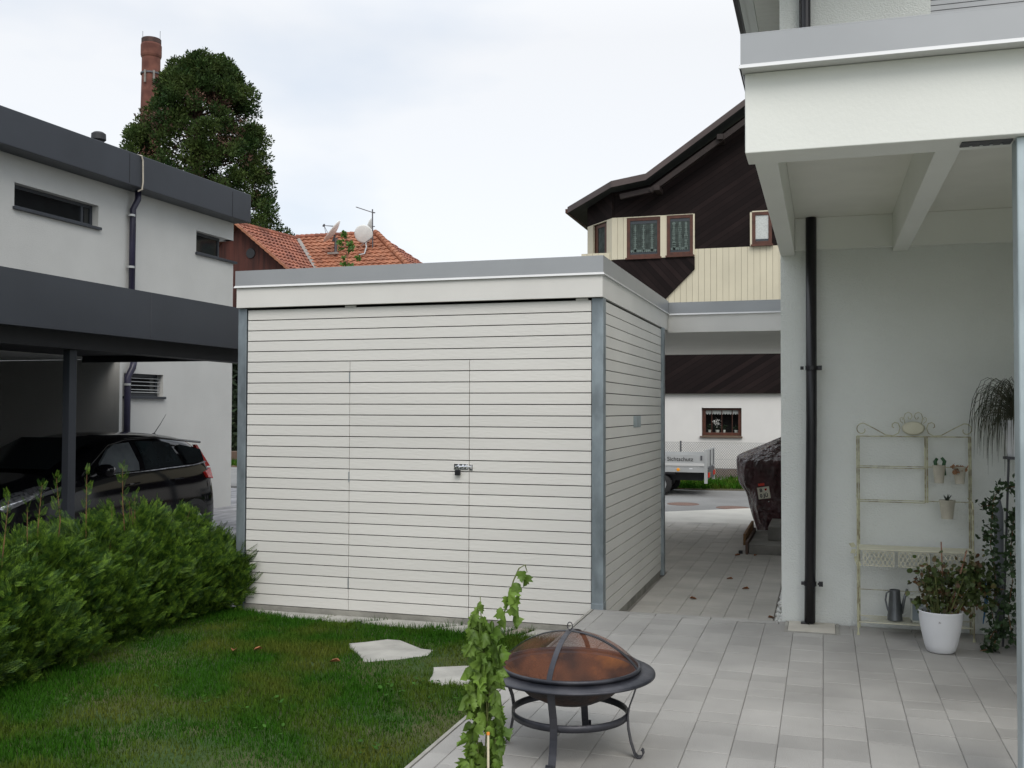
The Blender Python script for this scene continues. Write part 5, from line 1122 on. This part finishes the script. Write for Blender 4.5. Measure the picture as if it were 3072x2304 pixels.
# main slope facing the viewer, z 10.2 -> 6.3
BL, BR = (-18.6, 31.93, 6.03), (-13.58, 31.93, 6.03)
tiles('front_slope', lambda s, t: lerp(lerp(BL, BR, s), lerp(RL, RR, s), t), 20, 0, M['tile'], bn)
HB = (-13.58, 41.87, 6.03)
tiles('hip_slope', lambda s, t: lerp(lerp(BR, HB, s), RR, t*.999), 20, 0, M['tileb'], bn)
MB().poly([RL, RR, HB, (-24, 41.87, 6.03)]).poly([(-24, 41.87, 6.03), RL, (-28, 36.9, 6), ]).build('rear_slope', M['tileb'], bn)
WN, WF = (-23.55, 31.35, 9.93), (-23.35, 36.6, 10.05)
VB = (-18.75, 32.1, 6.05); VN = (-18.75, 31.25, 6.10)
tiles('wing_slope', lambda s, t: lerp(lerp(VN, VB, s), lerp(WN, WF, s), t), 20, 0, M['tileb'], bn, .01)
b = MB()
for k in range(26):
    p, q_ = Vector(lerp(BR, RR, k/26)), Vector(lerp(BR, RR, (k+1.1)/26)); up = Vector((0, 0, .09)); b.tube([p+up*1.0, q_+up*.75], [.15, .125], 10)
b.build('hip_tiles', M['tile'], bn, smooth=False)
b = MB()
for k in range(16):
    p, q_ = Vector(lerp(RL, RR, k/16)), Vector(lerp(RL, RR, (k+1.08)/16)); b.tube([p+Vector((0, 0, .05)), q_+Vector((0, 0, .03))], [.12, .105], 8)
for k in range(18):
    p, q_ = Vector(lerp(WN, WF, k/18)), Vector(lerp(WN, WF, (k+1.08)/18)); b.tube([p+Vector((0, 0, .05)), q_+Vector((0, 0, .03))], [.12, .105], 8)
b.build('ridge_tiles', M['tileb'], bn)
b = MB(); p, q_ = Vector(lerp(VB, WF, -.0)), Vector(WF); b.bar(p+Vector((.05, 0, .11)), q_+Vector((.05, 0, .06)), .22, .03, (1, -1, 1.4)); b.build('valley_flashing', M['lead'], bn)
b = MB()
for k in range(20):
    p, q_ = Vector(lerp(VN, WN, k/20)), Vector(lerp(VN, WN, (k+1.05)/20)); b.bar(p+Vector((0, -.03, .08)), q_+Vector((0, -.03, .05)), .16, .10)
b.build('verge_tiles', M['tile'], bn)
MB().prism([(-28.4, 31.7, -.4), (-18.9, 31.7, -.4), (-18.9, 31.7, 5.95), (-23.55, 31.7, 9.80), (-28.4, 31.7, 5.95)], (0, .15, 0)).build('gable_wall', M['redwood'], bn)
MB().poly([(-18.9, 31.85, -.4), (-13.9, 31.95, -.4), (-13.9, 31.95, 6.1), (-18.9, 31.85, 6.1)]).poly([(-13.9, 31.95, -.4), (-13.9, 41.5, -.4), (-13.9, 41.5, 6.1), (-13.9, 31.95, 6.1)]).build('barn_wall', M['redwood'], bn)
MB().prism([(-28.6, 31.3, 5.9), (-23.55, 31.3, 9.9), (-23.55, 37, 9.9), (-28.6, 37, 5.9)], (0, 0, .08)).build('wing_far_slope', M['tileb'], bn)
MB().lathe([(0, 0), (.22, 0), (.24, .04)], (-22.9, 31.66, 8.6), 20, 'y').build('gable_vent', M['black'], bn)
# dishes
def orient(me_obj, off, c, direction):
    qn = Vector(direction).to_track_quat('Z', 'Y').to_matrix().to_4x4(); me_obj.data.transform(Matrix.Translation(off)); me_obj.data.transform(Matrix.Translation(Vector(c)) @ qn); me_obj.data.transform(Matrix.Translation(-off))
def dish(label, c, r, direction, m, feed='arm', base=None, dp=1.0):
    root = thing('satellite_dish', label, 'satellite dish', base, 'satellite dishes on the barn roof'); off = OFF[root.name]
    prof = [(0, 0), (r*.3, r*.02), (r*.6, r*.09), (r*.85, r*.18), (r, r*.25), (r, r*.27), (r*.85, r*.20), (r*.6, r*.11), (0, .02)]
    prof = [(p[0], p[1]*dp) for p in prof]
    o = MB().lathe(prof, (0, 0, 0), 36).build('reflector', m, root, smooth=True); orient(o, off, c, direction)
    b = MB()
    if feed == 'tripod':
        for k in range(4): a = 2*PI*k/4+.5; b.tube([(r*.75*math.cos(a), r*.75*math.sin(a), r*.16), (0, 0, r*.95)], .012, 6)
        b.lathe([(0, r*.88), (.05, r*.9), (.09, r*.98), (.05, r*1.04), (0, r*1.04)], (0, 0, 0), 10)
    else: b.tube([(0, -r*.9, r*.2), (0, -r*.35, r*.95)], .02, 6); b.obox((0, -r*.3, r*.98), (.16, .12, .14))
    o2 = b.build('feed_horn', M['steel'], root); orient(o2, off, c, direction); return root
bx = (-20.6, 35.27, 8.9)
d1 = dish('large white satellite dish tilted up, left one on the red tile roof', (-20.55, 35.25, 9.98), .66, (-.75, -.35, .62), M['dish'], 'tripod', bx)
MB().tube([(-20.5, 35.27, 9.0), (-20.5, 35.27, 9.55), (-20.53, 35.25, 9.75)], .07, 10).tube([(-20.5, 35.3, 9.80), (-20.05, 35.3, 9.35)], .02, 6).tube([(-20.62, 35.2, 9.6), (-20.5, 35.2, 9.9)], .05, 8).build('mount', M['steel'], d1)
MB().box(-20.85, -20.3, 35.1, 35.2, 8.98, 9.08).build('mount_plate', M['lead'], d1)
d2 = dish('round grey white satellite dish in front, broad side to the viewer on the red roof', (-19.12, 35.42, 9.92), .44, (-.25, .80, .25), M['dishg'], 'arm', (-18.9, 35.4, 8.8), dp=.45)
MB().tube([(-19.08, 35.6, 9.55), (-19.0, 35.5, 9.3), (-18.98, 35.25, 8.95), (-19.12, 34.95, 8.85)], .035, 8).build('mount', M['alu'], d2)
d3 = dish('narrow looking satellite dish turned sideways behind the round one on the mast', (-18.95, 35.95, 10.34), .40, (-.93, -.18, .25), M['dishg'], 'arm', (-18.8, 35.75, 9.6))
ms = thing('antenna_mast', 'thin steel mast with a slanting aerial rod on the red roof', 'antenna', (-18.78, 35.73, 9.6))
MB().tube([(-18.78, 35.73, 9.3), (-18.79, 35.7, 11.14)], .032, 8).build('mast', M['steel'], ms)
MB().tube([(-19.55, 35.47, 11.25), (-18.79, 35.71, 10.99)], .022, 6).tube([(-18.79, 35.71, 10.98), (-18.66, 35.71, 10.97)], .03, 6).build('aerial_rod', M['steel'], ms)
MB().tube([(-18.79, 35.7, 10.31), (-18.66, 35.7, 10.31)], .022, 6).tube([(-18.78, 35.6, 9.75), (-19.2, 35.3, 9.35)], .02, 6).build('mast_clamp', M['steel'], ms)
# young tree whose tip shows above the shed
yt = thing('young_tree', 'slender young tree whose leafy tip rises above the shed roof before the tiles', 'tree', (-7.29, 10.23, -.33))
MB().tube([(-7.29, 10.23, -.33), (-7.31, 10.23, 2), (-7.29, 10.23, 4.43), (-7.35, 10.2, 5.08)], [.04, .025, .008, .003], 8).build('trunk', M['bark'], yt)
cl = [(-7.36, 10.2, 5.08, .05), (-7.34, 10.2, 5.04, .04), (-7.43, 10.17, 4.91, .06), (-7.25, 10.22, 4.88, .07), (-7.22, 10.24, 4.82, .05), (-7.41, 10.18, 4.79, .04), (-7.24, 10.24, 4.74, .04), (-7.09, 10.29, 4.60, .05), (-7.38, 10.2, 4.60, .03), (-7.35, 10.2, 4.47, .04), (-7.24, 10.23, 4.44, .05), (-7.40, 10.2, 4.3, .06), (-7.15, 10.2, 4.25, .06), (-7.3, 10.2, 3.9, .2), (-7.4, 10.3, 3.5, .3), (-7.2, 10.1, 3.2, .3), (-7.3, 10.2, 2.8, .35)]
b = MB(); T = []
for (x, y, z, s) in cl:
    b.tube([(-7.3, 10.23, z-.12), (x, y, z)], .004, 5)
    for q in range(int(12+s*260)): T.append((x+rng.normal(0, s*.6), y+rng.normal(0, s*.6), z+rng.normal(0, s*.38)))
b.build('branch', M['bark'], yt); T = np.array(T)
scatter('crown', rl, [(0, 1, 2, 3, 4), (0, 4, 5, 6, 7)], rots(len(T), .5, 1.6, scale=(.035, .06)), T, M['greenl'], yt)

# ================================================================== GIANT SEQUOIA, CHIMNEY, FAR BUSHES
sq = thing('giant_sequoia', 'huge dark conifer with brown gaps behind the grey house', 'tree', (-33.6, 43.3, -.4))
ax = np.array([-33.95, 43.3]); zz = [2, 6, 9.5, 12.2, 15, 17.2, 18.8, 20.0, 21.2, 22.0, 22.6]; pr_ = [6.3, 6.2, 5.7, 4.9, 4.45, 3.95, 3.5, 2.95, 2.25, 1.5, .6]
prof = lambda z: np.interp(z, zz, pr_)
MB().tube([(-33.6, 43.3, -.4), (-33.7, 43.3, 8), (-33.8, 43.3, 16), (-33.8, 43.3, 22.5)], [1.0, .7, .35, .06], 12).build('trunk', M['bark'], sq)
ncl = 560; b = MB(); C_ = []; 
for k in range(ncl):
    z = (rng.uniform(9.5, 22.2) if k % 6 else rng.uniform(3, 10)) if k > 40 else rng.uniform(19.5, 22.5); a = rng.uniform(0, 2*PI); rr_ = prof(z)*((rng.uniform(.82, .98) if k % 3 else rng.uniform(.5, .9)) if k % 6 else rng.uniform(.2, .6))*(1+.06*math.sin(4*a+z)+.06*math.sin(7*a-1.3*z))
    c = np.array([ax[0]+rr_*math.cos(a)+max(0, 15-z)*.16+max(0, z-15)*.085, ax[1]+rr_*math.sin(a), z]); C_.append(c)
    if k % 3 == 0: b.tube([(ax[0], ax[1], z-1.2), tuple((c+np.array([ax[0], ax[1], z-1.2]))/2-np.array([0, 0, .1])), tuple(c)], [.10, .05, .02], 5)
b.build('branch', M['bark'], sq)
C_ = np.array(C_)
lt = [(-.09, 0, 0), (.09, 0, .02), (.06, .24, .05), (0, .34, 0), (-.06, .24, -.03)]
def clump(C_, per, sd, sc):
    dd = rng.normal(0, 1, (len(C_)*per, 3)); dd *= (rng.random(len(dd))**.4*2.0/np.linalg.norm(dd, axis=1))[:, None]; T = np.repeat(C_, per, 0)+dd*np.array(sd); D = (T-np.repeat(C_, per, 0))+np.array([0, 0, .25])+rng.normal(0, .2, T.shape)
    return T, align(D, rng.uniform(0, 2*PI, len(T)))*rng.uniform(*sc, len(T))[:, None, None]
T, Rm = clump(C_, 230, (.29, .29, .23), (.28, .58)); scatter('crown', lt, [(0, 1, 2, 3, 4)], Rm, T, M['sequoia'], sq)
inn = []
for k in range(420):
    z = rng.uniform(8, 20.5); a = rng.uniform(0, 2*PI); rr_ = prof(z)*rng.uniform(.3, .93); inn.append((ax[0]+rr_*math.cos(a)+max(0, 15-z)*.16+max(0, z-15)*.085, ax[1]+rr_*math.sin(a), z))
T, Rm = clump(np.array(inn), 75, (.34, .34, .2), (.25, .5)); scatter('brown_twigs', lt, [(0, 1, 2, 3, 4)], Rm, T, M['seqbrown'], sq)
cm = thing('factory_chimney', 'tall round red brick factory chimney behind the giant conifer', 'chimney', (-55.77, 67.69, -1))
MB().lathe([(1.5, -1), (.93, 24), (.80, 31.3), (.80, 33.0), (.86, 33.1), (.90, 33.25), (.90, 34.15), (.84, 34.3)], (-55.77, 67.69, 0), 40).build('shaft', M['brick'], cm, smooth=False)
MB().lathe([(.85, 34.3), (.85, 34.72), (.80, 34.76), (.6, 34.76), (.6, 33.5)], (-55.77, 67.69, 0), 40).build('sooty_top', M['brickd'], cm)
MB().lathe([(.84, 31.5), (.90, 31.5), (.90, 31.64), (.84, 31.64)], (-55.77, 67.69, 0), 40).build('iron_band', M['steel'], cm)
for a in (R(-85), R(-38)): MB().bar((-55.77+.93*math.cos(a), 67.69+.93*math.sin(a), 30.6), (-55.77+.93*math.cos(a), 67.69+.93*math.sin(a), 31.7), .16, .10, (math.cos(a), math.sin(a), 0)).build('aerial_panel', M['lead'], cm)
for dx in (-.75, .75): MB().tube([(-55.77+dx, 67.69+dx*.3, 34.7), (-55.77+dx, 67.69+dx*.3, 35.5)], .02, 5).build('lightning_rod', M['steel'], cm)
def farbush(c, r, h, label, seed):
    global rng; rng = np.random.default_rng(seed); root = thing('conifer_bush', label, 'tree', (c[0], c[1], -.4))
    MB().tube([(c[0], c[1], -.4), (c[0], c[1], h*.8)], [.15, .03], 8).build('trunk', M['bark'], root)
    n = 60; a = rng.uniform(0, 2*PI, n); t = rng.uniform(.03, 1, n); rr_ = r*(1-.55*t)*np.sqrt(rng.uniform(.2, 1, n)); C2 = np.stack([c[0]+rr_*np.cos(a), c[1]+rr_*np.sin(a), -.3+h*t], 1)
    T, Rm = clump(C2, 110, (.35, .35, .3), (.4, .9)); scatter('crown', lt, [(0, 1, 2, 3, 4)], Rm, T, M['bush'], root)
farbush((-22.0, 28.6), 1.7, 5.0, 'dark leafy tree seen in the slit between the grey house and the shed', 5)
gwl = MB().box(-40, -12, 22.2, 22.5, -.3, .12).build('garden_wall', M['plinth'], bevel=.01, loc=(-26, 22.3, -.3)); tag(gwl, 'low brownish wall across the road, seen in the slit left of the shed', 'wall')
rng = np.random.default_rng(3)
xs = rng.uniform(-24, -11, 9000); ys = rng.uniform(20.3, 22.1, 9000)
tag(grass('far_verge_grass', xs, ys, np.full(9000, -.265), rng.uniform(.06, .2, 9000), M['blade'], 3.), kind='stuff')
